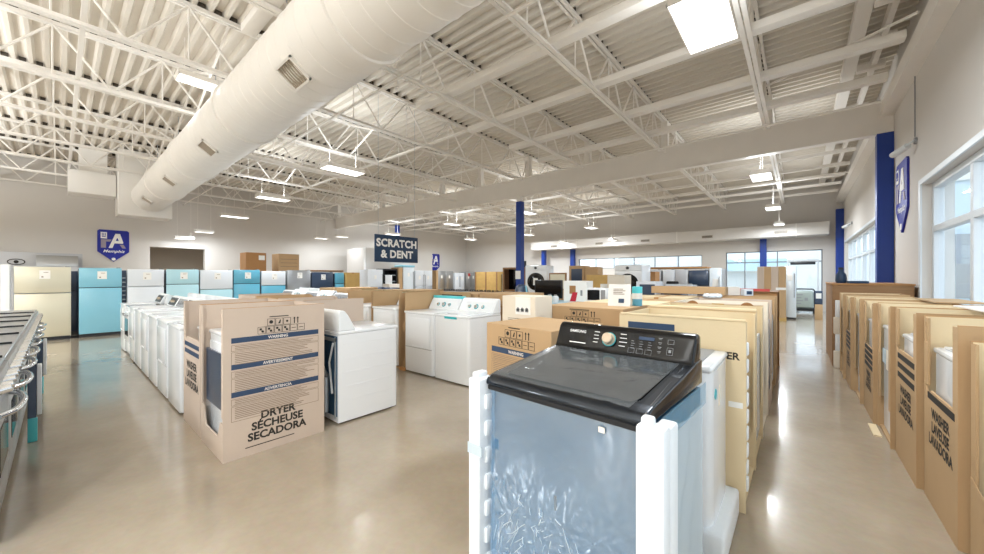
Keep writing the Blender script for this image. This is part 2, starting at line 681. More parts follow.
window_run('window_1', 'y', XR + .14, *WIN_A, [6.43 - 1.52 * i for i in range(8)], [2.13], th=.085)
window_run('window_2', 'y', XR + .14, *WIN_B, [12.7, 14.1, 15.5, 16.9, 18.3], [2.13], th=.07)
window_run('window_3', 'x', YB + .1, *CLER, [-9.3, -8.2, -7.05, -5.95, -4.8], [], m='grey_plastic', th=.035)
window_run('window_4', 'x', YB + .1, *STORE, [-1.95, -.75], [2.12], m='grey_plastic', th=.045)
# sills and casings
struct(B(XR - .05, XR + .1, WIN_A[0] - .08, WIN_A[1] + .08, WIN_A[2] - .04, WIN_A[2], .005).build('trim_1', 'frame_white'))
mb = MB()
mb.box(XR - .02, XR, WIN_A[0], WIN_A[1] + .1, WIN_A[3], WIN_A[3] + .07)
mb.box(XR - .02, XR, WIN_A[1], WIN_A[1] + .1, WIN_A[2], WIN_A[3])
struct(mb.build('trim_2', 'frame_white'))
mb = MB()
mb.box(XR - .02, XR, WIN_B[0] - .07, WIN_B[1] + .07, WIN_B[3], WIN_B[3] + .06)
struct(mb.build('trim_3', 'frame_white'))
# shop door in the back glass: frame, closer rail and push bar
mb = MB()
mb.box(-.42, -.37, YB - .02, YB + .08, 0, 2.2)
mb.box(.58, .63, YB - .02, YB + .08, 0, 2.2)
mb.box(-.37, .58, YB - .02, YB + .08, 2.12, 2.2)
d = struct(mb.build('door_1', 'frame_white'))
B(-.30, .52, YB - .06, YB - .02, 1.98, 2.09, .01).build('door_closer', 'dark_plastic', d)
# baseboards
struct(B(XR - .015, XR, 8.1, 11.2, 0, .1).build('baseboard_right', 'grey_plastic'))
struct(B(XL, 0, YB - .015, YB, 0, .1).build('baseboard_back', 'grey_plastic'))
struct(B(XL, XL + .015, YF, DOORWAY[0], 0, .1).build('baseboard_left', 'grey_plastic'))

# outside: pavement, a low pale building, bare trees
struct(B(-60, 80, -60, YF - .45, -.2, -.14).build('ground', 'asphalt'))
struct(B(XR + .45, 80, YF - .45, 90, -.2, -.14).build('pavement', 'asphalt'))
struct(B(-60, XR + .45, YB + .45, 90, -.2, -.14).build('road', 'asphalt'))
b = thing('building', 'pale side wing of the shop seen aslant through the near window', 'building', (6.5, 23, -.14))
B(-2.6, 3.5, -1.2, 1.2, 0, 5.2).build('wall', 'wing_blue', b)
B(-2.7, 3.6, -1.3, 1.3, 5.2, 5.5).build('parapet', 'ext_white', b)
for k in range(3):
    B(-2.0 + k * 1.8, -.8 + k * 1.8, -1.23, -1.2, .8, 3.2).build('window', 'fridge_grey', b)
b = thing('building', 'low pale shop building across the car park outside', 'building', (30, 22, -.14))
B(-5, 5, -16, 16, 0, 4.2).build('wall', 'ext_white', b)
B(-5.3, 5.3, -16.3, 16.3, 4.2, 4.7).build('roof', 'grey_panel', b)
for i in range(6):
    B(-5.05, -5, -13 + i * 4.5, -10.5 + i * 4.5, .9, 2.9).build('window', 'navy', b)
b = thing('building', 'pale building with a blue awning seen through the back glass', 'building', (-6, 52, -.14))
B(-14, 16, 0, 8, 0, 4.4).build('wall', 'ext_white', b)
B(-2, 5, -1.2, 0, 2.3, 3.6).build('awning', 'cloth_blue', b)
for j, (tx, ty, tl) in enumerate(((9.5, 7.5, 'bare pale tree outside the near window'), (14, 12, 'bare tree further out past the near window'))):
    t = thing('tree', tl, 'tree', (tx, ty, -.14))
    mb = MB()
    mb.tube((0, 0, 0), (.1, 0, 2), .16, 8, .11)
    rr = random.Random(j)

    def grow(p, d, L, r, lv):
        q = p + d * L
        mb.tube(p, q, r, 5, r * .65)
        if lv:
            for _ in range(3):
                e = (d + Vector((rr.uniform(-.7, .7), rr.uniform(-.7, .7), rr.uniform(0, .5)))).normalized()
                grow(q, e, L * .72, r * .6, lv - 1)
    grow(Vector((.1, 0, 2)), Vector((0, 0, 1)), 1.3, .1, 4)
    mb.build('trunk', 'bark', t)

# ------------------------------------------------------------------ ceiling lights
LIGHTS = [
    (-.72, 4.15, 3.98, .47, .98, 'big ceiling light almost overhead, the nearest of all'),
    (-.70, 10.9, 3.85, .42, .86, 'ceiling light hanging just past the girder on the aisle'),
    (-.69, 15.8, 3.8, .42, .86, 'second ceiling light past the girder over the right aisle'),
    (-.62, 18.6, 3.55, .34, .66, 'third ceiling light over the right aisle near the back glass'),
    (-8.23, 4.32, 3.95, .44, .92, 'bright ceiling light nearest the white round duct'),
    (-12.9, 4.43, 3.95, .44, .92, 'second ceiling light of the row beside the duct'),
    (-17.3, 4.55, 3.85, .44, .92, 'third ceiling light of the row, before the left wall'),
    (-18.9, 3.9, 3.3, .3, .62, 'small low ceiling light above the doorway of the left wall'),
    (-19.2, 3.3, 3.0, .3, .62, 'lowest small ceiling light against the left wall'),
    (-8.14, 11.8, 3.95, .42, .86, 'ceiling light beside the free blue column'),
    (-12.65, 12.07, 3.95, .42, .86, 'ceiling light past the hanging navy sign, over the far aisle'),
    (-17.6, 12.2, 3.85, .42, .86, 'ceiling light right above the hanging navy sign'),
    (-8.13, 17.5, 3.95, .42, .86, 'ceiling light in front of the high back windows'),
    (-12.36, 18.0, 3.95, .42, .86, 'far ceiling light just right of the free blue column'),
    (-16.5, 17.4, 3.9, .42, .86, 'far ceiling light in the back left corner'),
    (-7.6, 19.0, 3.4, .3, .6, 'low ceiling light close to the high back windows'),
    (-10.7, 19.2, 3.5, .3, .6, 'low ceiling light close to the back blue column'),
    (-18.6, 8.6, 3.4, .3, .62, 'small ceiling light above the stacked cartons on the left wall'),
    (-18.4, 9.6, 3.55, .3, .62, 'small ceiling light left of the hanging navy sign'),
    (-7.95, 1.62, 4.8, .34, .7, 'ceiling light peeping out behind the upper edge of the round duct'),
]
UNSEEN_FILL = [(-.7, -2), (-.7, -6.5), (-5, -3.2), (-10, -3.2), (-15, -3.2), (-5, -7), (-12, -7)]  # unseen lights added behind the viewpoint, hung low to brighten the deck


def ceiling_light(x, y, z, a, b, label, power, up=UP_SHARE):
    t = thing('ceiling_light', label, 'ceiling light', (x, y, z), 0, 'ceiling lights')
    mb = MB()
    mb.prism([(-a / 2, .02), (a / 2, .02), (a / 2 - .05, .10), (-a / 2 + .05, .10)], 'y', -b / 2, b / 2)
    mb.box(-a / 2, a / 2, -b / 2, -b / 2 + .015, -.005, .02)
    mb.box(-a / 2, a / 2, b / 2 - .015, b / 2, -.005, .02)
    mb.box(-a / 2, -a / 2 + .012, -b / 2, b / 2, -.005, .02)
    mb.box(a / 2 - .012, a / 2, -b / 2, b / 2, -.005, .02)
    mb.build('housing', 'steel_white', t)
    B(-a / 2 + .013, a / 2 - .013, -b / 2 + .016, b / 2 - .016, 0, .014).build('diffuser', 'diffuser', t)
    top = ZJ + .02 if z < ZJ else ZD
    for s_ in (-1, 1):
        MB().tube((0, s_ * b * .35, .10), (0, s_ * b * .35, top - z), .006, 6).build('hanger', 'steel_white', t)
    ld = bpy.data.lights.new('lamp', 'AREA')
    ld.shape = 'RECTANGLE'
    ld.size = a * .9
    ld.size_y = b * .9
    ld.energy = power
    ld.color = (.905, .96, 1.0)
    lo = bpy.data.objects.new('lamp', ld)
    COL.objects.link(lo)
    lo.parent = t
    lo.location = (0, 0, -.012)
    ud = bpy.data.lights.new('up_fill', 'AREA')          # added upward light over the closed housing, brightens the deck
    ud.shape = 'RECTANGLE'
    ud.size = a * 1.2
    ud.size_y = b * 1.1
    ud.energy = power * up
    ud.color = ld.color
    uo = bpy.data.objects.new('up_fill', ud)
    COL.objects.link(uo)
    uo.parent = t
    uo.location = (0, 0, .115)
    uo.rotation_euler = (PI, 0, 0)
    return t


for i, (x, y, z, a, b, l) in enumerate(LIGHTS):
    t = ceiling_light(x, y, z, a, b, l, LAMP_W * (.25 if i in (6, 7, 8, 15, 16, 17, 18) else .5 if i == 3 else .15 if i == 19 else .8 if i == 0 else 1),
                      .05 if i in (3, 6, 7, 8, 15, 16, 17, 18, 19) else UP_SHARE)
for i, (x, y) in enumerate(UNSEEN_FILL):
    ceiling_light(x, y, 3.2, .34, .7, 'unseen ceiling light added behind the viewpoint to brighten the deck', LAMP_W, 1.6)

# ------------------------------------------------------------------ round duct with plenum
DY, DZ, DR = 1.95, 4.07, .463
duct = thing('duct', 'big white round spiral duct crossing the ceiling', 'duct', (0, DY, DZ))
XE = -16.3
prof = []
x = XE
rings = [-3.3, -6.75, -10.2, -13.5]
while x < 2.0 - 1.0:
    prof += [(DR, x), (DR, x + .222), (DR + .005, x + .228), (DR + .005, x + .242), (DR, x + .248)]
    x += .25
m_ = MB().revolve([(r, h) for r, h in prof], 'x', 48)
m_.build('pipe', 'duct', duct)
for rx in rings:
    MB().revolve([(DR, rx - .06), (DR + .022, rx - .05), (DR + .03, rx), (DR + .022, rx + .05), (DR, rx + .06)], 'x', 48).build('flange_ring', 'duct', duct)
ang = R(53.4)
for vx in (-4.28, -7.9, -11.3, -14.6):
    o = MB()
    hw, hh = .19, .14
    o.box(-hw, hw, -hh, -hh + .022, -.012, .02)
    o.box(-hw, hw, hh - .022, hh, -.012, .02)
    o.box(-hw, -hw + .022, -hh, hh, -.012, .02)
    o.box(hw - .022, hw, -hh, hh, -.012, .02)
    # faces the shop floor: normal points from the duct axis down to the near side
    nrm = Vector((0, -math.cos(ang), -math.sin(ang)))
    xax = Vector((1, 0, 0))
    yax = nrm.cross(xax)
    mt = Matrix((xax, yax, nrm)).transposed().to_4x4()
    mt.translation = Vector((vx, 0, 0)) + nrm * (DR + .004)
    v = o.build('register', 'duct', duct, mt)
    g = MB()
    g.box(-hw + .02, hw - .02, -hh + .02, hh - .02, -.02, -.008)
    for i in range(7):
        xx = -hw + .04 + i * .05
        g.box(xx - .004, xx + .004, -hh + .02, hh - .02, -.008, .012)
    g.build('grille', 'vent_grey', v)
for hx in (-2.2, -5.2, -8.6, -12, -15):
    MB().tube((hx, -.0, DR + .005), (hx, 0, ZD - DZ), .008, 6).build('hanger', 'galv', duct)
pl = tag(B(-17.2, -16.3, 1.2, DY + .54, 3.42, 5.495, .01).build('duct_plenum', 'duct'), 'white box plenum at the far end of the round duct', 'duct')
t = thing('duct', 'white boxed duct under the joists left of the plenum', 'duct', (-17.0, .7, 4.0))
B(-.38, .38, -.52, .48, 0, .68, .01).build('casing', 'duct', t)
B(-.2, .2, -.3, .3, .68, 1.49).build('riser', 'duct', t)
# flat supply duct on the back wall
t = thing('duct', 'long flat white duct along the back wall above the windows', 'duct', (0, 19.9, 3.15))
B(-13.2, .9, -.35, .35, 0, .5, .02).build('casing', 'wall', t)
for vx in (-11.5, -8.6, -6.1, -3.3, -.6):
    v = B(vx - .22, vx + .22, -.36, -.34, .12, .24).build('register', 'vent_grey', t)
    g = MB()
    for i in range(4):
        g.box(vx - .2, vx + .2, -.368, -.36, .135 + i * .026, .145 + i * .026)
    g.build('louvre', 'dark_plastic', v)
for sx in (-10, -4.6, -.1):
    B(sx - .015, sx + .015, -.36, .36, -.01, .52).build('seam', 'duct', t)
# sprinkler pipes under the joists
for (p, q, r, l) in (((XL, 3.4, 4.52), (-1, 3.4, 4.52), .022, 'thin white sprinkler pipe running beside the round duct'),
                     ((XL, 9.2, 4.5), (1.1, 9.2, 4.5), .022, 'thin white sprinkler pipe in front of the girder'),
                     ((-10.2, 2.7, 4.40), (-10.2, GY - .15, 4.40), .035, 'thick white sprinkler main running the length of the shop'),
                     ((1.17, 7.08, 4.84), (-.5, 9.2, 5.3), .02, 'white brace pipe sloping from the window wall to a joist'),
                     ((XL, 14.75, 4.5), (1.1, 14.75, 4.5), .022, 'thin white sprinkler pipe over the back half of the shop')):
    mb = MB().tube(p, q, r, 8)
    L = (Vector(q) - Vector(p)).length
    if L > 10:
        k = int(L / 3.2)
        for i in range(1, k):
            c_ = Vector(p).lerp(Vector(q), i / k)
            mb.tube(c_, c_ - Vector((0, 0, .12)), .012, 6)
            mb.tube(c_ - Vector((0, 0, .12)), c_ - Vector((0, 0, .135)), .03, 8)
            mb.tube(c_, (c_.x, c_.y, ZD - .008), .006, 5)
    tag(mb.build('sprinkler_pipe', 'steel_white'), l, 'pipe')


# ------------------------------------------------------------------ wall signs
def shield(label, loc, rz, s=1.0, short=False):
    """blue shield with i, r and A over a script line; the local face looks to -Y"""
    t = thing('wall_sign', label, 'sign', loc, rz)
    sx_ = .79 * s
    W_, H_ = .535 * sx_, 1.2 * s
    pts = [(-W_, .38 * s), (0, 0), (W_, .38 * s), (W_, H_ - .05 * s), (W_ - .05 * s, H_), (-W_ + .05 * s, H_), (-W_, H_ - .05 * s)]
    MB().prism(pts, 'y', -.03, 0).build('board', 'shield_blue', t)

    def poly(name, polys, m, d=-.037):
        mb = MB()
        for q_, p in enumerate(polys):
            mb.prism([(a * sx_, b * s) for a, b in p], 'y', d - .0012 * q_, -.03)
        return mb.build(name, m, t)
    # the A: two legs and a bar
    poly('letter', [[(-.17, .52), (-.04, .52), (.18, 1.07), (.06, 1.07)], [(.06, 1.07), (.22, 1.07), (.33, .74), (.22, .70)],
                    [(-.02, .70), (.02, .80), (.29, .80), (.33, .70)]], 'letter_white')
    poly('letter', [[(.20, .66), (.34, .66), (.42, .52), (.30, .52)]], 'letter_grey')
    poly('letter', [[(-.42, .52), (-.25, .52), (-.25, .84), (-.42, .84)], [(-.25, .76), (-.12, .76), (-.06, .84), (-.25, .84)]], 'letter_grey')
    k = poly('letter', [[(-.43, .87), (-.43, 1.11), (-.22, 1.11), (-.22, .87)]], 'letter_white')
    mb = MB()
    for a in (-.385, -.335, -.285):
        mb.box(a * sx_, (a + .022) * sx_, -.041, -.037, .97 * s, 1.07 * s)
    mb.box(-.39 * sx_, -.26 * sx_, -.041, -.037, .93 * s, .955 * s)
    mb.build('mark', 'shield_blue', k)
    text('lettering', 'Memphis', .15 * s, 'letter_white', t, T(0, -.034, .395 * s) @ NEGY, shear=.35, bold=.003, spacing=1.05)
    MB().revolve([(.055 * s, -.036), (.055 * s, -.03)], 'y', 16, (0, 0, .10 * s)).build('dot', 'letter_white', t)
    return t


shield('blue shield sign on the long left wall beyond the refrigerators', (XL, 1.35, 2.03), 90)
shield('blue shield sign on the window wall beside the blue column', (XR, 9.2, 2.2), -90, 1.0)
shield('small blue shield sign half hidden past the white partition', (XL, 17.35, 1.78), 90, 1.1)

t = thing('hanging_sign', 'navy hanging sign with white capital letters over the shop floor', 'sign', (-7.15, 5.07, 1.79), 90)
B(-.59, .59, -.012, .012, 0, .61, .004).build('board', 'navy', t)
text('lettering', 'SCRATCH\n& DENT', .238, 'letter_white', t, T(0, -.0135, .300) @ NEGY, bold=.010, spacing=1.06, line=1.05)
for sx in (-.5, .5):
    MB().tube((sx, 0, .61), (sx, 0, ZD - 1.79 - .005), .004, 5).build('wire', 'galv', t)

# security cameras
def wall_camera(label, loc, aim):
    t = thing('security_camera', label, 'camera', loc)
    MB().revolve([(.05, 0), (.05, -.03)], 'x', 14).build('mount', 'grey_plastic', t)
    MB().tube((-.03, 0, 0), (-.10, aim * .10, -.03), .016, 8).build('arm', 'frame_white', t)
    MB().tube((-.08, aim * .08, -.04), (-.20, aim * .36, -.09), .045, 12).build('housing', 'frame_white', t)
    return t


wall_camera('white security camera on the window wall above the blue shield', (XR, 8.3, 3.5), 1)
tag(MB().path([(XR - .02, 8.3, 3.56), (XR - .02, 8.3, 4.47)], .008, 6).build('cable', 'grey_plastic'), 'cable running up the wall from the white security camera', 'cable')
wall_camera('small camera high on the window wall past the blue column', (XR, 17.0, 3.25), 1)

# white partition at the back left
t = struct(B(-19.3, -17.5, 10.35, 15.0, 0, 3.0).build('wall_partition', 'wall'), 'free standing white partition behind the hanging sign')
tag(B(-17.5, -17.46, 10.32, 10.42, 0, 3.02, .005).build('corner_trim', 'letter_white'), 'white trim strip on the corner of the partition', 'trim')

# grey backdrop with an eye mark and a range hood at the far left
t = thing('display_panel', 'grey display panel with an eye mark at the far left', 'panel', (-18.9, -.9, 0), 90)
B(-2.4, 1.43, -.03, .03, 0, 2.24).build('board', 'grey_panel', t)
mb = MB()
for k in range(18):
    a0, a1 = PI * k / 9, PI * (k + 1) / 9
    mb.tube((.04 + .17 * math.cos(a0), -.04, 1.93 + .085 * math.sin(a0)), (.04 + .17 * math.cos(a1), -.04, 1.93 + .085 * math.sin(a1)), .012, 5)
mb.revolve([(.05, -.045), (.05, -.03)], 'y', 14, (.04, 0, 1.93))
mb.build('eye_mark', 'ink', t)
t = thing('range_hood', 'stainless range hood unit standing on top of cabinets above the refrigerators', 'range hood', (-18.5, .0, 0), 90)
B(-.45, .42, -.3, .3, 0, 1.79).build('cabinet', 'grey_panel', t)
MB().prism([(-.32, 1.79), (.3, 1.79), (.3, 2.14), (-.2, 2.14), (-.32, 1.95)], 'x', -.45, .42).build('hood', 'steel', t)


# ------------------------------------------------------------------ refrigerators
def fridge(label, x, y, wd, h, split, m_top, m_low, m_cab='fridge_grey', d=.72, rz=90, sticker=True, group=None, lean=0, handle=False, sx=0, rot=0):
    """top-freezer refrigerator; doors look to local -Y"""
    t = thing('refrigerator', label, 'refrigerator', (x, y, 0), rz + rot, group)
    B(-wd / 2, wd / 2, -d / 2 + .08, d / 2, .05, h - .02, .008).build('cabinet', m_cab, t)
    f = B(-wd / 2, wd / 2, -d / 2, -d / 2 + .07, split + .008, h, .012).build('freezer_door', m_top, t)
    l = B(-wd / 2, wd / 2, -d / 2, -d / 2 + .07, .08, split - .008, .012).build('fridge_door', m_low, t)
    B(-wd / 2 + .01, wd / 2 - .01, -d / 2 + .03, -d / 2 + .08, 0, .075).build('base_grille', 'dark_plastic', t)
    B(wd / 2 - .09, wd / 2 - .02, -d / 2 + .02, -d / 2 + .1, h, h + .02, .005).build('hinge_cover', 'grey_plastic', t)
    if sticker:
        p = B(-.06 + sx, .10 + sx, -d / 2 - .003, -d / 2, h - .27, h - .08)
        p = p.build('paper_sheet', 'paper', f)
        mb = MB()
        mb.box(-.03 + sx, .0 + sx, -d / 2 - .005, -d / 2 - .003, h - .24, h - .215)
        mb.box(.0 + sx, .07 + sx, -d / 2 - .005, -d / 2 - .003, h - .13, h - .12)
        mb.build('print', 'ink_soft', f)
    if handle:
        MB().path([(-wd / 2 + .06, -d / 2, .6), (-wd / 2 + .06, -d / 2 - .05, .63), (-wd / 2 + .06, -d / 2 - .05, 1.05), (-wd / 2 + .06, -d / 2, 1.08)], .012).build('handle', m_low, l)
    return t


G_ = 'refrigerators along the left side'
FX = -13.46
t = fridge('champagne refrigerator with a paper sheet, first at the far left', FX, -.22, .82, 1.68, 1.08, 'champagne', 'champagne', 'fridge_white', group=G_)
tag(B(-13.3, -13.04, -.80, -.68, 0, 1.72, .01).build('foam_post', 'foam'), 'white packing post at the left edge of the champagne refrigerator', 'packing foam')
fridge('navy refrigerator set back in the gap between the champagne and sky blue ones', -14.4, .26, .6, 1.6, 1.1, 'navy_film', 'navy_film', 'navy_film', group=G_, sticker=False)
fridge('sky blue film covered refrigerator next to the champagne one', FX, .67, .72, 1.67, 1.19, 'blue_film', 'blue_film', 'navy_film', group=G_)
t = thing('refrigerator', 'refrigerator turned with its dark back coils out, between blue and white ones', 'refrigerator', (-13.6, 1.085, 0), 90, G_)
B(-.04, .04, -.3, .33, .03, 1.62).build('cabinet', 'navy_film', t)
mb = MB()
for k in range(12):
    mb.box(-.03, .03, -.312, -.30, .2 + k * .11, .23 + k * .11)
mb.build('coil', 'galv', t)
fridge('white refrigerator next to the turned back coils', FX, 1.48, .70, 1.65, 1.2, 'fridge_white', 'fridge_white', 'fridge_white', group=G_)
fridge('pale blue film covered refrigerator between two white ones', FX, 2.23, .70, 1.66, 1.25, 'blue_film_pale', 'blue_film_pale', 'navy_film', group=G_)
fridge('silver white refrigerator with a low split between two blue ones', FX, 3.0, .78, 1.65, 1.09, 'fridge_white', 'blue_film_pale', 'fridge_grey', group=G_)
fridge('deep blue film covered refrigerator in the middle of the row', FX, 3.77, .70, 1.67, 1.24, 'blue_film_deep', 'blue_film_deep', 'navy_film', group=G_)
fridge('grey and white refrigerator with a blue lower door', FX, 4.52, .71, 1.64, 1.18, 'fridge_white', 'blue_film_deep', 'fridge_grey', group=G_)
fridge('stainless refrigerator with two white stickers on its door', FX, 5.31, .76, 1.68, .9, 'steel', 'steel', 'fridge_grey', group=G_)
fridge('navy film covered refrigerator with one white sticker', FX, 6.12, .76, 1.62, .9, 'navy_film', 'navy_film', 'navy_film', group=G_)
fridge('narrow deep blue refrigerator beside the tall kraft carton', FX, 6.75, .34, 1.6, 1.2, 'blue_film_deep', 'blue_film_deep', 'navy_film', group=G_, sticker=False)


# ------------------------------------------------------------------ cartons
def closed_carton(label, x, y, wd, d, h, z=0, rz=0, m='kraft', cat='carton', name='carton', group=None, tape=True, prints=None):
    t = thing(name, label, cat, (x, y, z), rz, group)
    B(-wd / 2, wd / 2, -d / 2, d / 2, 0, h, .004, 1).build('carton_body', m, t)
    if tape:
        B(-.03, .03, -d / 2 - .001, d / 2 + .001, h - .06, h + .0015).build('tape', 'kraft_edge', t)
    if prints == 'stripes':
        for zz in (.3, .5, .7):
            B(-wd * .4, wd * .4, -d / 2 - .0015, -d / 2, h * zz, h * zz + .02).build('printed_band', 'ink_soft', t)
    if prints == 'label':
        B(wd * .12, wd * .42, -d / 2 - .0015, -d / 2, h * .62, h * .86).build('label', 'paper', t)
    if prints == 'bar':
        B(-wd * .4, wd * .4, -d / 2 - .0015, -d / 2, h * .35, h * .55).build('label', 'ink', t)
    return t


def pictograms(parent, M4, s=1.0, m='ink'):
    """two rows of framed handling symbols, centred on the local origin; built flat in XY, facing +Z"""
    mb = MB()

    def frame(cx, cy, a):
        t_ = .003 * s
        for (x0, x1, y0, y1) in ((-a, a, -a, -a + t_), (-a, a, a - t_, a), (-a, -a + t_, -a, a), (a - t_, a, -a, a)):
            mb.box(cx + x0, cx + x1, cy + y0, cy + y1, 0, .001)
    a = .031 * s
    for i in range(3):
        frame((-.09 + .066 * i) * s, .035 * s, a)
    for i in range(6):
        frame((-.165 + .066 * i) * s, -.031 * s, a)
    # drop, glass, sun, arrows
    mb.revolve([(.016 * s, 0), (.016 * s, .001)], 'z', 12, (-.09 * s, .037 * s, 0))
    mb.prism([(-.034 * s, .018 * s), (-.016 * s, .018 * s), (-.010 * s, .052 * s), (-.018 * s, .052 * s)], 'z', 0, .001)
    mb.revolve([(.010 * s, 0), (.010 * s, .001)], 'z', 10, (.042 * s, .035 * s, 0))
    for dx in (.105, .135):
        mb.box((dx - .004) * s, (dx + .004) * s, .008 * s, .056 * s, 0, .001)
        mb.prism([((dx - .011) * s, .052 * s), ((dx + .011) * s, .052 * s), (dx * s, .068 * s)], 'z', 0, .001)
    for i in range(4):
        cx = (-.165 + .066 * i) * s
        mb.box(cx - .017 * s, cx + .001 * s, -.03 * s, -.012 * s, 0, .001)
        mb.prism([(cx, -.05 * s), (cx + .02 * s, -.05 * s), (cx + .012 * s, -.03 * s), (cx - .004 * s, -.034 * s)], 'z', 0, .001)
    for i in (4, 5):
        cx = (-.165 + .066 * i) * s
        mb.box(cx - .018 * s, cx + .018 * s, -.034 * s, -.029 * s, 0, .001)
    return mb.build('handling_symbols', m, parent, M4)


def fine_print(parent, M4, wd, rows, dz, seed=0, m='ink_soft'):
    rr = random.Random(seed)
    mb = MB()
    for i in range(rows):
        e = wd / 2 * rr.uniform(.45, 1)
        mb.box(-wd / 2, e, -i * dz - dz * .26, -i * dz + dz * .1, 0, .0008)
    return mb.build('fine_print', m, parent, M4)


def print_side(parent, M4, wd, title, tsize, z_title, bands, h, picto=None, fine=True, seed=1, bm_='band'):
    """lettering, warning bands, fine print and symbols on one flat carton side; M4 puts local XY on that side, y is height"""
    if title:
        text('title_lettering', title, tsize, 'ink', parent, M4 @ T(0, z_title, .0015), bold=tsize * .035, line=.93)
        if fine:
            fine_print(parent, M4 @ T(0, z_title - tsize * 1.75, .001), wd * .62, 1, .02, seed, 'ink')
    for i, (zb, word) in enumerate(bands):
        bd = MB().box(-wd * .43, wd * .43, zb - .021, zb + .021, 0, .0015).build('warning_band', bm_, parent, M4)
        if word:
            me = text('lettering', word, .032, 'card_white', bd, T(0, zb - .002, .002), bold=.0008)
        if fine:
            mb = MB()
            for (a0, a1) in ((.035, .082), (.092, .21)):
                for (x0, x1, y0, y1) in ((-.43, .43, a0, a0 + .003), (-.43, .43, a1, a1 + .003)):
                    mb.box(x0 * wd, x1 * wd, zb - y1, zb - y0, 0, .001)
                for sx in (-.43, .427):
                    mb.box(sx * wd, sx * wd + .003, zb - a1, zb - a0, 0, .001)
            mb.build('text_frame', 'ink_soft', parent, M4)
            fine_print(parent, M4 @ T(0, zb - .046, .001), wd * .8, 3, .013, seed + i)
            fine_print(parent, M4 @ T(0, zb - .105, .001), wd * .8, 7, .014, seed + 9 + i)
    if picto:
        pictograms(parent, M4 @ T(picto[0], picto[1], .001), picto[2])
        fine_print(parent, M4 @ T(picto[0], picto[1] + .085 * picto[2], .001), wd * .25, 1, .02, seed, 'ink')


P_ = .012


def open_carton(label, x, y, wd, d, h, rz=0, front='lip', cut=.78, m='kraft', inner=None, group=None, side_l=True, side_r=True, back=True, ret=.06, slope=0.0, hole=False):
    """open-fronted appliance carton; the opening looks to local -Y"""
    t = thing('carton', label, 'carton', (x, y, 0), rz, group)
    a, b = wd / 2, d / 2
    B(-a + P_, a - P_, -b + P_, b - P_, 0, .02).build('bottom_panel', m, t)
    if back:
        B(-a + P_, a - P_, b - P_, b, 0, h - .004).build('back_panel', m, t)
    if side_l:
        s = B(-a, -a + P_, -b, b, 0, h).build('side_panel', m, t)
        B(-a, -a + P_, -b - .0005, b, h, h + .002).build('cut_edge', 'kraft_edge', s)
    if side_r:
        s = B(a - P_, a, -b, b, 0, h).build('side_panel', m, t)
        B(a - P_, a, -b - .0005, b, h, h + .002).build('cut_edge', 'kraft_edge', s)
    for sgn, on in ((-1, side_l), (1, side_r)):
        if on and ret:
            x0, x1 = (-a + P_, -a + P_ + ret) if sgn < 0 else (a - P_ - ret, a - P_)
            mb = MB()
            zb = cut + slope + .021 if front == 'cut' and sgn < 0 else cut + .001 if front == 'cut' else .345 if front == 'lip' else .3
            if hole and sgn < 0:
                mb.box(x0, x0 + .016, -b, -b + P_, zb, h - .01)
                mb.box(x1 - .014, x1, -b, -b + P_, zb, h - .01)
                mb.box(x0 + .016, x1 - .014, -b, -b + P_, zb, h - .17)
                mb.box(x0 + .016, x1 - .014, -b, -b + P_, h - .04, h - .01)
            else:
                mb.box(x0, x1, -b, -b + P_, zb, h - .01)
            mb.build('corner_flap', m, t)
    fz = None
    if front == 'cut':
        pts = [(-a + P_, 0), (a - P_, 0), (a - P_, cut), (-a + P_ + .13, cut + slope), (-a + P_ + .085, cut + slope - .07), (-a + P_, cut + slope + .02)]
        fz = MB().prism(pts, 'y', -b, -b + P_).build('front_panel', m, t)
    elif front == 'lip':
        pts = [(-a + P_, 0), (a - P_, 0), (a - P_, .30)]
        for i in range(7):
            q = i / 6
            pts.append((a - P_ - .07 - .09 * q, .30 - .13 * math.sin(q * PI / 2)))
        for i in range(7):
            q = i / 6
            pts.append((-a + P_ + .16 - .09 * q, .17 + .15 * (1 - math.cos(q * PI / 2))))
        pts.append((-a + P_, .34))
        fz = MB().prism(pts, 'y', -b, -b + P_).build('front_lip', m, t)
    elif front == 'full':
        fz = B(-a + P_, a - P_, -b, -b + P_, 0, h - .002).build('front_panel', m, t)
    return t


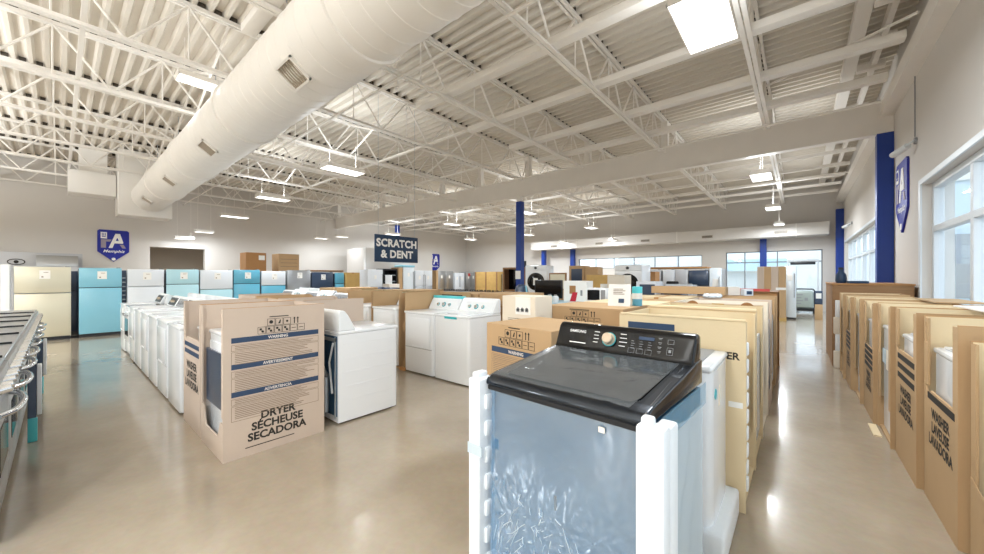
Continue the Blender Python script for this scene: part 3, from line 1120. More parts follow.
# ------------------------------------------------------------------ laundry machines
def laundry(label, kind='washer', wd=.685, d=.68, h=.92, mb_='white_enamel', console='white_plastic', face='white_plastic', knob='grey_plastic', film_=None, group=None, rear=False, ridges=True, ch=.17, ear='flat'):
    """white top-load washer or dryer; front looks to local -Y, controls stand at the back"""
    t = thing('washing_machine' if kind == 'washer' else 'dryer', label, 'washing machine' if kind == 'washer' else 'dryer', (0, 0, 0), 0, group)
    a, b = wd / 2, d / 2
    B(-a, a, -b, b - .01, .02, h - .035, .045, 3, 'front').build('cabinet', mb_, t)
    B(-a + .04, a - .04, -b + .05, b - .05, 0, .025).build('foot_rail', 'dark_plastic', t)
    B(-a - .003, a + .003, -b - .006, b - .01, h - .035, h, .014, 2).build('top_deck', mb_, t)
    if kind == 'washer':
        l = B(-a + .05, a - .05, -b + .03, b - .19, h, h + .014, .006, 1).build('lid', mb_, t)
        B(-.1, .1, -b + .033, -b + .05, h + .012, h + .018).build('lid_handle', 'grey_plastic', l)
    else:
        dr = B(-a + .07, a - .07, -b - .012, -b, .40, h - .09, .008, 2).build('door', mb_, t)
        B(-.13, .13, -b - .016, -b - .012, .405, .43, .001, 1).build('handle', 'white_plastic', dr)
        B(-a + .03, a - .03, -b - .002, -b, .385, .392).build('seam', 'grey_plastic', t)
    cz = h + ch
    pts = [(b - .17, h), (b - .01, h), (b - .01, cz), (b - .045, cz + .005), (b - .09, cz - .012)]
    if ear == 'round':
        pts = [(b - .20, h), (b - .01, h), (b - .01, cz - .02), (b - .03, cz + .005), (b - .075, cz), (b - .115, cz - .05)]
    MB().prism(pts, 'x', -a, a, .008, 1).build('console', console, t)
    p0, p1 = Vector((0, b - .163, h + .012)), Vector((0, b - .098, cz - .025))
    if ear == 'round':
        p0, p1 = Vector((0, b - .192, h + .012)), Vector((0, b - .12, cz - .055))
    sl = (p1 - p0).normalized()
    nr = Vector((0, -sl.z, sl.y))
    fc = MB()
    pa, pb = p0 + nr * .001, p1 + nr * .001
    for q in (0, 1):
        pass
    fc._new([(-a + .04, pa.y, pa.z), (a - .04, pa.y, pa.z), (a - .04, pb.y, pb.z), (-a + .04, pb.y, pb.z),
             (-a + .04, pa.y + nr.y * .003, pa.z + nr.z * .003), (a - .04, pa.y + nr.y * .003, pa.z + nr.z * .003),
             (a - .04, pb.y + nr.y * .003, pb.z + nr.z * .003), (-a + .04, pb.y + nr.y * .003, pb.z + nr.z * .003)],
            [(3, 2, 1, 0), (4, 5, 6, 7), (0, 1, 5, 4), (1, 2, 6, 5), (2, 3, 7, 6), (3, 0, 4, 7)])
    fc.build('control_fascia', face, t)
    mid = (p0 + p1) / 2 + nr * .004
    for kx, kr in ((-.13, .022), (0, .032), (.13, .022)):
        c0 = Vector((kx * wd / .685, mid.y, mid.z))
        k = MB().tube(c0, c0 + nr * .022, kr, 16, kr * .85).build('knob', knob, t)
        MB().tube(c0 + nr * .002, c0 + nr * .004, kr * 1.3, 16).build('dial_ring', 'grey_plastic' if knob != 'chrome' else 'teal', k)
    if ridges:
        for sx in (-a - .0015, a):
            mb = MB()
            for zz in (.22, .36, .50, .64, .78):
                mb.box(sx, sx + .0015, -b + .07, b - .06, zz, zz + .006)
            mb.build('side_rib', mb_, t)
    if rear:
        B(-a + .02, a - .02, b - .01, b - .004, .08, h - .05).build('rear_panel', 'rear_blue', t)
        MB().path([(-.15, b + .02, .1), (-.15, b + .02, .45), (.05, b + .03, .62), (.12, b + .02, .85)], .03, 8).build('vent_pipe', 'galv', t)
        MB().path([(-.26, b + .01, .3), (-.2, b + .012, .6), (-.28, b + .012, .8)], .01, 6).build('cord', 'white_plastic', t)
        mb = MB()
        for sx in (-a + .03, a - .045):
            mb.box(sx, sx + .015, b - .004, b + .01, .06, h - .06)
        mb.box(-a + .03, a - .03, b - .004, b + .012, h - .1, h - .07)
        mb.build('rear_frame', 'galv', t)
    if film_:
        B(-a - .006, a + .006, -b - .02, b - .02, .05, .62).build('packing_film', film_, t)
    return t


def at(o, x, y, rz=0, z=0):
    o.location = (x, y, z)
    o.rotation_euler = (0, 0, R(rz))
    return o


# ---- row one: front line at Y = .82, facing the camera's aisle
ROW1 = .82
w0 = laundry('white washer at the right end of the long white row, nearest the cartons', 'washer', group='white machines in the long row', face='grey_plastic', ridges=False)
at(w0, -5.30, ROW1 + .34)
lab1 = ['second white machine from the carton end of the long row', 'third white machine from the carton end of the long row', 'fourth white machine from the carton end of the long row',
        'fifth white machine from the carton end of the long row', 'sixth white machine from the carton end of the long row', None, 'white machine at the far left end of the long row']
d0 = None
for i in range(7):
    x = -5.30 - .715 * (i + 1)
    if i == 5:
        # range with a dark oven window, the only one in this row
        t = thing('range', 'white range with a dark oven window near the far end of the white row', 'range', (x, ROW1 + .33, 0), 0)
        B(-.36, .36, -.31, .33, .03, .90, .01).build('cabinet', 'white_enamel', t)
        dr = B(-.35, .35, -.335, -.31, .26, .80, .008).build('oven_door', 'white_enamel', t)
        B(-.24, .24, -.339, -.335, .36, .68, .002, 1).build('oven_window', 'black_gloss', dr)
        MB().path([(-.29, -.335, .75), (-.29, -.38, .75), (.29, -.38, .75), (.29, -.335, .75)], .011).build('handle', 'grey_plastic', dr)
        B(-.35, .35, -.33, -.31, .06, .24, .006).build('drawer', 'white_enamel', t)
        B(-.36, .36, -.32, .3, .90, .915, .004, 1).build('cooktop', 'black_gloss', t)
        MB().prism([(.24, .915), (.33, .915), (.33, 1.08), (.28, 1.08)], 'x', -.36, .36).build('console', 'white_enamel', t)
        continue
    if i % 2 == 0 and d0 is None:
        d0 = laundry(lab1[i], 'dryer', group='white machines in the long row', face='dark_plastic', knob='knob_sand', ridges=False)
        at(d0, x, ROW1 + .34)
    else:
        clone(d0 if i % 2 == 0 else w0, (x, ROW1 + .34, 0), 0, lab1[i])

# carton with the dryer print, open to the aisle
c1 = open_carton('open kraft carton printed DRYER on its side, nearest carton left of centre', -3.755, ROW1 + .395, .67, .79, 1.20, 0, 'lip', m='kraft_pink', ret=.03)
print_side(c1, T(.335, 0, 0) @ POSX, .79, 'DRYER\nSÉCHEUSE\nSECADORA', .088, .222, [(.945, 'WARNING'), (.735, 'AVERTISSEMENT'), (.515, 'ADVERTENCIA')], 1.2, (.03, 1.035, .95))
pm = laundry('white dryer wrapped in clear film inside the carton printed DRYER', 'dryer', wd=.62, d=.62, film_='film_clear', h=.96, ridges=False, ch=.1)
at(pm, -3.755, ROW1 + .365)
pm.location.z = .024
B(-.29, .29, -.335, -.32, .34, .80).build('protective_sheet', 'navy_film', pm)
c2 = open_carton('open carton printed in black for a washer, between the dryer carton and white row', -4.475, ROW1 + .395, .69, .78, 1.2, 0, 'cut', .86, m='kraft_pink', ret=.04)
print_side(c2, T(0, 0, 0) @ T(0, -.39, 0) @ NEGY, .66, 'WASHER\nLAVEUSE\nLAVADORA', .1, .5, [(.79, None), (.72, None)], 1.2, None, fine=False)
wi = laundry('white washer inside the washer carton beside the white row', 'washer', wd=.6, d=.62, ridges=False, ch=.12)
at(wi, -4.475, ROW1 + .42, 0, .024)

# ---- row two: back to back with row one, facing away
ROW2 = 2.45
dr2 = laundry('white dryer with its rear panel and pipes showing beside the DRYER carton', 'dryer', d=.70, h=.915, rear=True, ridges=True, ch=.2, ear='round')
at(dr2, -3.785, ROW2 - .35, 180)
for i, (x, l) in enumerate(((-4.52, 'kraft carton just left of the white dryer with open rear'), (-5.28, 'second kraft carton left of the white dryer with open rear'), (-6.04, 'third kraft carton left of the white dryer with open rear'))):
    c = open_carton(l, x, ROW2 - .36, .72, .72, 1.19, 180, 'cut', .80, m='kraft_pink' if i != 1 else 'kraft', ret=.05)
    clone(wi, (x, ROW2 - .38, .024), 180, 'white washer inside the ' + ('nearest', 'middle', 'farthest')[i] + ' of three cartons behind the DRYER carton')
w2 = laundry('white washer facing away behind the row of white machines, nearest one', 'washer', face='white_plastic', ridges=False, ear='round', ch=.19, group='white machines facing away')
at(w2, -6.82, ROW2 - .34, 180)
for i in range(4):
    clone(w2, (-6.82 - .72 * (i + 1), ROW2 - .34, 0), 180, ('second', 'third', 'fourth', 'fifth')[i] + ' white washer facing away behind the row of white machines')

# ---- row three: front line at Y = 3.46
ROW3 = 3.46
gd = laundry('white dryer with a square door left of the white washer with three teal dials', 'dryer', wd=.68, d=.68, h=.93, console='white_plastic', knob='chrome', ridges=False, ear='round', ch=.2)
at(gd, -4.355, ROW3 + .34)
tb = B(-.34, .34, .335 - .09, .345, 1.095, 1.145, .012).build('blue_film_strip', 'teal_tape', gd)
gw = laundry('white washer with three teal dials, right of the square door dryer', 'washer', wd=.69, d=.68, h=.93, console='white_plastic', knob='chrome', ear='round', ch=.2)
at(gw, -3.655, ROW3 + .34)
B(-.12, .12, -.346, -.339, .875, .905).build('lid_badge', 'teal', gw)
c3 = thing('carton', 'carton side with cut out bumps standing behind the square door dryer', 'carton', (-4.36, ROW3 + .40, 0), 0)
pts = [(-.40, 0), (.40, 0), (.40, 1.2), (-.36, 1.2), (-.36, .75), (-.40, .70), (-.40, .62), (-.36, .58), (-.36, .2), (-.40, .12)]
MB().prism(pts, 'x', -.372, -.36).build('side_panel', 'kraft', c3)
B(-.36, .36, .36, .372, 0, 1.2).build('back_panel', 'kraft', c3)
B(-.31, .18, .357, .36, 1.10, 1.155).build('label', 'ink', c3)
B(-.425, -.30, -.425, -.395, 0, .05).build('bottom_flap', 'kraft_edge', c3)
lab3 = (('open kraft carton with white washer just left of the square door dryer', 'white washer in the carton just left of the square door dryer'),
        ('second open kraft carton left of the square door dryer', 'white washer in the second carton left of the square door dryer'),
        ('third open kraft carton left of the square door dryer', 'white washer in the third carton left of the square door dryer'))
for i in range(3):
    x = -5.22 - .79 * i
    open_carton(lab3[i][0], x, ROW3 + .37, .76, .72, 1.2, 0, 'none', ret=0, side_l=(i != 2))
    clone(gd, (x, ROW3 + .32, .024), 0, lab3[i][1])
for i in range(5):
    o = clone(gw if i % 2 else w0, (-7.75 - .73 * i, ROW3 + .34, 0), 0, ('first', 'second', 'third', 'fourth', 'fifth')[i] + ' white washer beyond the three open cartons of the third row')
    o['group'] = 'white washers beyond the open cartons'

# ---- row four: cartons with their backs to row three
for i in range(8):
    x = -3.48 - .78 * i
    t = closed_carton(('kraft carton right behind the washer with teal dials, nearest of the fourth row', 'second kraft carton of the fourth row, behind the washer with teal dials', 'third kraft carton of the fourth row, with white tape strips',
                       'fourth kraft carton of the fourth row, behind the square door dryer', 'fifth kraft carton of the fourth row', 'sixth kraft carton of the fourth row', 'seventh kraft carton of the fourth row', 'last kraft carton of the fourth row, farthest left')[i],
                      x, 4.62, .75, .70, 1.2 - .02 * (i % 3), 0, 0, 'kraft', tape=False)
    B(-.372, .372, -.352, -.35, 1.0, 1.012).build('flap_seam', 'kraft_edge', t)
    if i == 2:
        for sx in (-.15, .05, .2):
            B(sx, sx + .05, -.353, -.35, .95, 1.16).build('tape_strip', 'card_white', t)
# dark appliances further back whose consoles show over the cartons
for i, (x, l) in enumerate(((-9.75, 'dark grey washer with a long console beyond the open cartons'), (-9.0, 'second dark grey washer beyond the open cartons'))):
    if i == 0:
        dk = laundry(l, 'washer', mb_='graphite', console='navy_film', face='navy_film', knob='grey_plastic', ridges=False, ch=.2, h=.95)
        at(dk, x, 5.9)
    else:
        clone(dk, (x, 5.9, 0), 0, l)
for i in range(4):
    clone(w0, (-12.67 + .73 * i, 5.6, 0), 180, ('first', 'second', 'third', 'fourth')[i] + ' white washer in front of the stainless and navy refrigerators')['group'] = 'white washers before the refrigerators'
# ranges beyond with black tops
RG = []


def glass_range(label, x, y, rz=0, m='steel', group=None):
    t = thing('range', label, 'range', (x, y, 0), rz, group)
    B(-.375, .375, -.30, .32, .03, .90, .008).build('cabinet', m, t)
    dr = B(-.37, .37, -.335, -.30, .27, .78, .008).build('oven_door', m, t)
    B(-.26, .26, -.339, -.335, .36, .64, .002, 1).build('oven_window', 'black_gloss', dr)
    MB().path([(-.32, -.335, .73), (-.32, -.39, .73), (.32, -.39, .73), (.32, -.335, .73)], .013).build('handle', 'chrome', dr)
    B(-.37, .37, -.33, -.30, .06, .25, .006).build('drawer', m, t)
    B(-.375, .375, -.31, .32, .90, .92, .004, 1).build('cooktop', 'black_gloss', t)
    p = MB().prism([(-.30, .79), (-.34, .80), (-.33, .89), (-.30, .90)], 'x', -.375, .375).build('control_panel', m, t)
    for kx in (-.28, -.16, 0, .16, .28):
        MB().tube((kx, -.335, .845), (kx, -.365, .85), .022, 12, .018).build('knob', 'chrome', p)
    g = MB()
    for gx in (-.19, .19):
        for gy in (-.15, .14):
            g.bar((gx - .15, gy, .945), (gx + .15, gy, .945), .012, .012)
            g.bar((gx, gy - .13, .945), (gx, gy + .13, .945), .012, .012)
            for ex, ey in ((-.15, 0), (.15, 0), (0, -.13), (0, .13)):
                g.box(gx + ex - .006, gx + ex + .006, gy + ey - .006, gy + ey + .006, .92, .945)
    g.build('burner_grate', 'black_matte', t)
    return t


gr = glass_range('stainless range with a dark cooktop in the middle distance, right end', -8.9, 10.4, 0)
for i in range(3):
    clone(gr, (-9.68 - .78 * i, 10.4, 0), 0, ('second', 'third', 'last')[i] + ' stainless range of the dark cooktop row in the middle distance')

# ---- stainless ranges at the left edge, facing the aisle
r0 = None
lr = ['stainless range with its corner guard in blue film, nearest at the left edge', 'second stainless range along the left edge', 'third stainless range along the left edge', 'fourth stainless range along the left edge',
      'fifth stainless range along the left edge', 'sixth stainless range along the left edge', 'last stainless range along the left edge, by the champagne refrigerator']
for i in range(8):
    x = -3.62 - .79 * i
    if i == 0:
        r0 = thing('range', 'stainless range cut off by the left frame edge, nearest of its row', 'range', (x, -.56, 0), 180, 'stainless ranges along the left edge')
        B(-.38, .38, -.31, .33, .10, .90, .006).build('cabinet', 'dark_plastic', r0)
        dr = B(-.375, .375, -.35, -.31, .25, .74, .01).build('oven_door', 'steel', r0)
        B(-.25, .25, -.354, -.35, .34, .60, .002, 1).build('oven_window', 'black_gloss', dr)
        h_ = []
        for k in range(9):
            q = k / 8
            h_.append((-.34 + .68 * q, -.35 - .075 * math.sin(PI * q) ** .5, .70))
        MB().path(h_, .016, 10).build('handle', 'chrome', dr)
        dw = B(-.375, .375, -.345, -.31, .10, .235, .008).build('drawer', 'steel', r0)
        B(-.38, .38, -.33, .33, .90, .918, .005, 1).build('cooktop', 'steel', r0)
        p = MB().prism([(-.31, .755), (-.355, .765), (-.345, .895), (-.31, .90)], 'x', -.38, .38).build('control_panel', 'steel', r0)
        for kx in (-.29, -.17, 0, .17, .29):
            MB().tube((kx, -.35, .83), (kx, -.395, .84), .026, 14, .02).build('knob', 'chrome', p)
        for gx in (-.24, 0, .24):
            MB().bar((gx, .05, .929), (gx, .27, .929), .012, .02).build('burner_grate', 'black_matte', r0)
        for gx in (-.374,):
            MB().bar((gx, -.32, .925), (gx, .32, .925), .01, .014).build('side_trim', 'black_matte', r0)
        for sx in (-.34, .34):
            for sy in (-.27, .28):
                MB().tube((sx, sy, 0), (sx, sy, .1), .018, 8).build('leg', 'chrome', r0)
        B(-.38, .38, .29, .33, .918, 1.0, .004, 1).build('back_guard', 'steel', r0)
    else:
        clone(r0, (x, -.56, 0), 180, lr[i - 1])
# corner guards stuck to some of these ranges
for i, (x, l) in enumerate(((-5.15, 'navy corner guard with a teal foam foot on the nearest range'), (-7.2, 'navy corner guard with a teal foam foot further along the ranges'))):
    t = thing('corner_guard', l, 'packing', (x, -.17, 0))
    B(-.03, .0, -.005, .045, .21, .68, .004, 1).build('guard', 'navy_film', t)
    B(-.035, .0, .046, .075, .23, .68, .004, 1).build('foam_strip', 'foam', t)
    B(-.04, .0, -.005, .05, 0, .209, .006).build('foam_foot', 'teal_tape', t)

# ------------------------------------------------------------------ the graphite washer in front
def grid_film(name, m, parent, M4, w_, h_, nx, ny, fn):
    """thin film as a fine wrinkled sheet in local XY"""
    vs, fs = [], []
    for j in range(ny + 1):
        for i in range(nx + 1):
            u, v = i / nx, j / ny
            vs.append(((u - .5) * w_, v * h_, fn(u, v)))
    for j in range(ny):
        for i in range(nx):
            a = j * (nx + 1) + i
            fs.append((a, a + 1, a + nx + 2, a + nx + 1))
    mb = MB()
    mb._new(vs, fs, True)
    return mb.build(name, m, parent, M4, sharp=180)


fw = thing('washing_machine', 'graphite top load washer in clear film with white foam corners, nearest in view', 'washing machine', (-.742, 1.64, 0), -3)
a, b = .368, .35
B(-a, a, -b + .012, b, .06, .925, .02, 2, 'v').build('cabinet', 'graphite', fw)
B(-a + .02, a - .02, -b + .03, b - .01, .925, .955).build('top_gap', 'black_matte', fw)
# top cover with rounded shoulders, lid glass, rim
pr = [(-b - .012, .945), (-b - .014, .962), (-b + .004, .985), (-b + .06, .997), (.215, 1.052), (.235, 1.06), (b, 1.06), (b, .945)]
MB().prism(pr, 'x', -a - .004, a + .004, .03, 4).build('top_cover', 'cover_dark', fw, sharp=50)
lg = MB()
zf = lambda y: .9995 + (y + b - .06) * (1.052 - .997) / (.215 + b - .06)
rows = [(-b + .052, .27), (-b + .10, .292), (.05, .292), (.16, .285), (.205, .27)]
vs = []
for (yy, hw) in rows:
    hw += .02
    vs += [(-hw, yy, zf(yy) + .002), (hw, yy, zf(yy) + .002)]
for (yy, hw) in rows:
    hw += .02
    vs += [(-hw, yy, zf(yy) - .004), (hw, yy, zf(yy) - .004)]
n = len(rows)
fs = [(2 * i, 2 * i + 1, 2 * i + 3, 2 * i + 2) for i in range(n - 1)]
fs += [(2 * n + 2 * i + 2, 2 * n + 2 * i + 3, 2 * n + 2 * i + 1, 2 * n + 2 * i) for i in range(n - 1)]
lg._new(vs, fs)
lg.build('lid_glass', 'lid_tint', fw)
mb = MB()
for sx in (-1, 1):
    mb.path([(sx * (a - .006), -b + .0, .978), (sx * (a - .012), -b + .08, .993), (sx * (a - .028), .08, 1.03), (sx * (a - .035), .20, 1.05)], .007, 8)
mb.build('chrome_edge', 'chrome', fw)
B(-a + .004, a - .004, -b - .008, -b + .02, .922, .944, .004, 1).build('lid_handle_gap', 'black_matte', fw)
# console
con = [(.205, 1.045), (.222, 1.062), (.268, 1.165), (.285, 1.18), (.31, 1.184), (b, 1.17), (b, 1.04)]
cn = MB().prism(con, 'x', -a + .002, a - .002, .016, 3).build('control_console', 'black_gloss', fw, sharp=50)
p0, p1 = Vector((0, .222, 1.062)), Vector((0, .268, 1.165))
sl = (p1 - p0).normalized()
nr = Vector((0, -sl.z, sl.y))
CM = Matrix((Vector((1, 0, 0)), sl, nr)).transposed().to_4x4()
CM.translation = (p0 + p1) / 2 + nr * .0035
kx = -.045
kb = MB().revolve([(.034, 0), (.034, .004), (.031, .008)], 'z', 32).build('dial', 'knob_sand', cn, CM @ T(kx, .004, 0))
MB().revolve([(.029, 0), (.028, .030), (.024, .034)], 'z', 32).build('dial_knob', 'knob_sand', cn, CM @ T(kx, .004, 0))
MB().revolve([(.0375, 0), (.0375, .0025)], 'z', 32).build('dial_ring', 'teal', cn, CM @ T(kx, .004, 0))
text('brand_lettering', 'SAMSUNG', .021, 'letter_white', cn, CM @ T(-.235, .030, 0), bold=.0004, spacing=1.08)
MB().box(-.275, -.175, -.037, -.032, 0, .0008).build('model_strip', 'letter_white', cn, CM)
mb = MB()
for i in range(4):
    mb.box(kx - .088, kx - .058 - .004 * (i % 2), .036 - i * .019, .0395 - i * .019, 0, .0008)
    mb.box(kx + .058, kx + .09 + .004 * (i % 3), .038 - i * .021, .0415 - i * .021, 0, .0008)
mb.build('cycle_names', 'letter_white', cn, CM)
dp = MB().box(.11, .185, .022, .038, 0, .001).build('display', 'navy', cn, CM)
mb = MB()
for i in range(3):
    for j in range(4):
        mb.box(.075 + i * .042, .088 + i * .042 + (j % 2) * .005, .010 - j * .012, .0125 - j * .012, 0, .0008)
for j in range(4):
    mb.box(.205, .222, .038 - j * .022, .041 - j * .022, 0, .0008)
    mb.box(.208, .219, .032 - j * .022, .034 - j * .022, 0, .0008)


def ring(mb, cx, cy, w_, h_, t_=.0015):
    mb.box(cx - w_, cx + w_, cy - h_, cy - h_ + t_, 0, .0008)
    mb.box(cx - w_, cx + w_, cy + h_ - t_, cy + h_, 0, .0008)
    mb.box(cx - w_, cx - w_ + t_, cy - h_, cy + h_, 0, .0008)
    mb.box(cx + w_ - t_, cx + w_, cy - h_, cy + h_, 0, .0008)


ring(mb, .262, .026, .014, .011)
ring(mb, .262, -.020, .014, .018)
for i in range(3):
    ring(mb, .08 + i * .042, -.038, .016, .012, .001)
mb.box(.256, .268, -.026, -.012, 0, .0008)
mb.build('button_lettering', 'grey_plastic', cn, CM)
# front panel seam and side emboss
mb = MB()
mb.box(-.006, .006, -b + .0105, -b + .012, .50, .56)
mb.build('front_badge', 'dark_plastic', fw)
rr = random.Random(3)
cre = [(rr.random(), rr.random() ** 1.3 * .72, rr.uniform(-1, 1), rr.uniform(.004, .016), rr.uniform(.002, .006), rr.uniform(.04, .22)) for _ in range(170)]


def wr(u, v):
    z = 0
    for (cu, cv, th, wd, am, ln) in cre:
        du, dv = u - cu, v - cv
        c_, s_ = math.cos(th * 1.4), math.sin(th * 1.4)
        p, q = du * c_ + dv * s_, -du * s_ + dv * c_
        z += am * math.exp(-(p / wd) ** 2 - (q / ln) ** 2)
    return min(.03, z * (.05 + 1.9 * max(0, .66 - v)))


grid_film('front_film', 'film_front', fw, T(0, -b - .004, .06) @ NEGY, .70, .862, 210, 250, wr)
rr = random.Random(11)
mb = MB()


def crease(u0, v0, th, ln, r):
    p = None
    for k in range(6):
        q = k / 5
        u = u0 + ln * q * math.cos(th + .16 * (q - .5) * rr.uniform(-1, 1))
        v = v0 + ln * q * math.sin(th)
        c = ((u - .5) * .70, -b - .0065 - .002 * math.sin(q * PI), .06 + v * .862)
        if not (.02 < u < .98 and .0 < v < .9):
            return
        if p:
            mb.tube(p, c, r, 4)
        p = c


for k in range(70):
    crease(rr.gauss(.40, .13), min(.62, max(.05, rr.gauss(.27, .15))), rr.choice((.3, .5, 1.4, 1.7, 2.6)) + rr.uniform(-.3, .3), rr.uniform(.015, .05), rr.uniform(.0006, .0014))
for k in range(22):
    crease(rr.uniform(.62, .93), rr.uniform(.02, .28), rr.uniform(1.9, 2.5), rr.uniform(.08, .22), rr.uniform(.0006, .0013))
for k in range(16):
    crease(rr.uniform(.03, .22), rr.uniform(.03, .4), rr.uniform(.6, 1.5), rr.uniform(.05, .16), rr.uniform(.0006, .0012))
mb.build('crease_glint', 'film_glint', fw)['kind'] = 'stuff'  # white ridges put the glints of creased film into shape and colour
B(.20, .225, -b - .012, -b - .008, .885, .905).build('tape_tab', 'card_white', fw)
# white foam corner posts and base tray
for (x0, x1, y0, y1) in ((-.442, -.366, -.41, -.305), (.358, .448, -.425, -.352), (-.455, -.367, .27, .37)):
    mb = MB()
    mb.box(x0, x1, y0, y1, .0, .975, .012, 2)
    if y0 < 0:
        if x0 > 0:
            mb.box(x0 + .035, x1, y1 - .01, y1 + .075, 0, .965, .01, 2)
        else:
            for k in range(7):
                mb.box(x1 - .01, x1 + .014, y0 + .035, y0 + .075, .08 + k * .125, .15 + k * .125, .008, 2)
        mb.box(x0 + .012, x0 + .05, y0 + .015, y1 - .02, .97, 1.0, .008, 2)
    mb.build('foam_corner', 'foam', fw)
B(-.36, .33, -.40, .37, 0, .055, .01).build('foam_base', 'foam', fw)
B(-.442, -.35, -.4125, -.41, .62, .67).build('tape_strip', 'film_side', fw)
sd = grid_film('side_film', 'film_side', fw, T(.377, .03, .03) @ POSX, .60, .83, 40, 60, lambda u, v: .007 * math.sin(u * 19 + 3 * math.sin(v * 5)) * math.exp(-((u - .55) / .25) ** 2) + .002 * math.sin(v * 40 + u * 9))
grid_film('blue_film_band', 'film_blue', fw, T(.392, .03, .862) @ POSX, .60, .10, 30, 12, lambda u, v: .001 * math.sin(u * 30))
grid_film('top_film', 'film_clear', fw, T(0, -.375, 1.004) @ Matrix.Rotation(R(5.3), 4, 'X'), .64, .56, 60, 60,
          lambda u, v: .003 + .0012 * math.sin(v * 26 + 5 * math.sin(u * 4)) * math.exp(-((u - .3) / .4) ** 2) + .005 * math.exp(-((u - .88) / .03) ** 2) * (1 - v))

# ---- white washer tucked behind it, front to the aisle
ww = thing('washing_machine', 'white top load washer squeezed behind the graphite one, on a foam base', 'washing machine', (-.685, 2.395, 0), 90)
ax, bx = .265, .345
B(-ax, ax, -bx, bx, .10, .955, .075, 5, 'front').build('cabinet', 'white_enamel', ww, sharp=60)
B(-ax - .002, ax + .002, -bx - .004, bx, .955, .992, .02, 3).build('top_rim', 'white_enamel', ww)
B(-ax + .035, ax - .035, -bx + .06, bx - .12, .989, .999, .006, 2).build('lid', 'grey_plastic', ww)
B(-ax + .02, ax - .02, bx - .1, bx - .01, .992, 1.09, .01).build('console', 'white_plastic', ww)
MB().revolve([(.028, -bx - .003), (.028, -bx + .002)], 'y', 20, (-ax + .11, 0, .83)).build('round_sticker', 'teal', ww)
B(-ax + .20, -ax + .25, -bx - .0015, -bx, .74, .85).build('energy_label', 'cream_box', ww)
B(-ax - .02, ax + .02, -bx - .06, bx, 0, .16, .02, 3).build('foam_base', 'foam', ww)

# ------------------------------------------------------------------ centre row of cartons along the aisle
def aisle_carton(i, label, m, front='none', inner='foam', h=1.18):
    y = 2.705 + .335 + .70 * i
    t = open_carton(label, -.64, y, .67, .78, h, 90, front, m=m, ret=.05, side_l=True, side_r=True)
    return t


lc = ['cream carton right behind the white washer, first of the aisle row', 'second cream carton of the aisle row, with a rolled rim', 'third carton of the aisle row, with half round hand cut outs',
      'fourth carton of the aisle row', 'fifth carton of the aisle row', 'sixth carton of the aisle row', 'last carton of the aisle row, with a red strip along its top']
ms = ['kraft_cream', 'kraft_cream', 'cream_box', 'kraft_pink', 'kraft', 'kraft', 'kraft_dark']
for i in range(7):
    t = aisle_carton(i, lc[i], ms[i], 'lip' if i in (3, 5) else 'none', h=(1.18, 1.185, 1.19, 1.18, 1.18, 1.17, 1.22)[i])
    if i == 0:
        B(-.3375, -.335, .011, .325, 1.08, 1.125).build('warning_band', 'navy', t)
        text('title_lettering', 'DRYER', .062, 'ink', t, T(-.3365, -.262, .955) @ NEGX, bold=.002)
        o = B(-.3375, -.336, -.375, -.30, .64, .675).build('label', 'paper', t)
        for k in range(9):
            B(-.30, -.24, -.398, -.37, .12 + k * .105, .20 + k * .105, .006, 1).build('foam_block', 'foam', t)
        MB().tube((-.335, -.39, 1.18), (-.335, .38, 1.18), .009, 8).build('rim', 'kraft_cream', t)
    if i == 1:
        MB().tube((-.33, -.39, 1.19), (-.33, .38, 1.19), .017, 8).build('rolled_rim', 'kraft_cream', t)
    if i == 2:
        for yy in (-.27, .18):
            MB().revolve([(.055, 0), (.055, .014)], 'x', 20, (-.349, yy, 1.16)).build('hand_cut_out', 'kraft_dark', t)
        B(-.352, -.336, -.09, .01, 1.15, 1.195).build('tab', 'pine', t)
    if i == 6:
        B(-.355, -.335, -.30, .20, 1.222, 1.27).build('red_strip', 'tape_red', t)
        B(-.36, .34, -.40, .39, 1.222, 1.23).build('top_panel', 'brown_wood', t)
    if i not in (6,):
        f = laundry('white appliance in foam inside the ' + ('first', 'second', 'third', 'fourth', 'fifth', 'sixth')[i] + ' carton of the aisle row', 'washer', wd=.57, d=.6, ridges=False, ch=.11, h=.9)
        at(f, -.64, 2.705 + .335 + .70 * i, 90, .024)
        for sx in (-.27, .215):
            B(sx, sx + .05, -.335, -.30, .05, .86, .01).build('foam_corner', 'foam', f)
    if i in (1, 3, 4):
        B(-.28, .28, -.372, -.352, .1, .95, .004, 1).build('inner_sheet', 'pale_plastic' if i != 4 else 'film_side', t)

# second line of cartons, left of the aisle row
t = closed_carton('kraft carton with handling symbols standing left of the graphite washer', -1.53, 2.45, .66, .62, 1.09, 0, -9, 'kraft', tape=False)
print_side(t, T(0, -.31, 0) @ NEGY, .62, None, .1, .3, [(.895, 'WARNING'), (.66, 'AVERTISSEMENT')], 1.09, (.0, .995, .95))
t = closed_carton('kraft carton with symbols left of the cream aisle cartons', -1.53, 3.43, .76, .66, 1.175, 0, 0, 'kraft', tape=False)
pictograms(t, T(.0, -.33, 1.08) @ NEGY @ T(0, 0, .001), .9)
fine_print(t, T(0, -.33, 1.15) @ NEGY @ T(0, 0, .001), .25, 1, .02, 4, 'ink')
for i, l in enumerate(('kraft carton behind the one with symbols, second from the front', 'third kraft carton back beside the cream aisle cartons', 'fourth kraft carton back beside the cream aisle cartons', 'fifth kraft carton back beside the cream aisle cartons')):
    closed_carton(l, -1.50, 4.16 + .72 * i, .76, .66, 1.17 - .02 * (i % 2), 0, 0, 'kraft' if i % 2 else 'kraft_cream')
t = closed_carton('tall cream carton with a black appliance picture and plate symbols', -2.02, 2.93, .38, .30, 1.27, 0, 0, 'cream_box', tape=False)
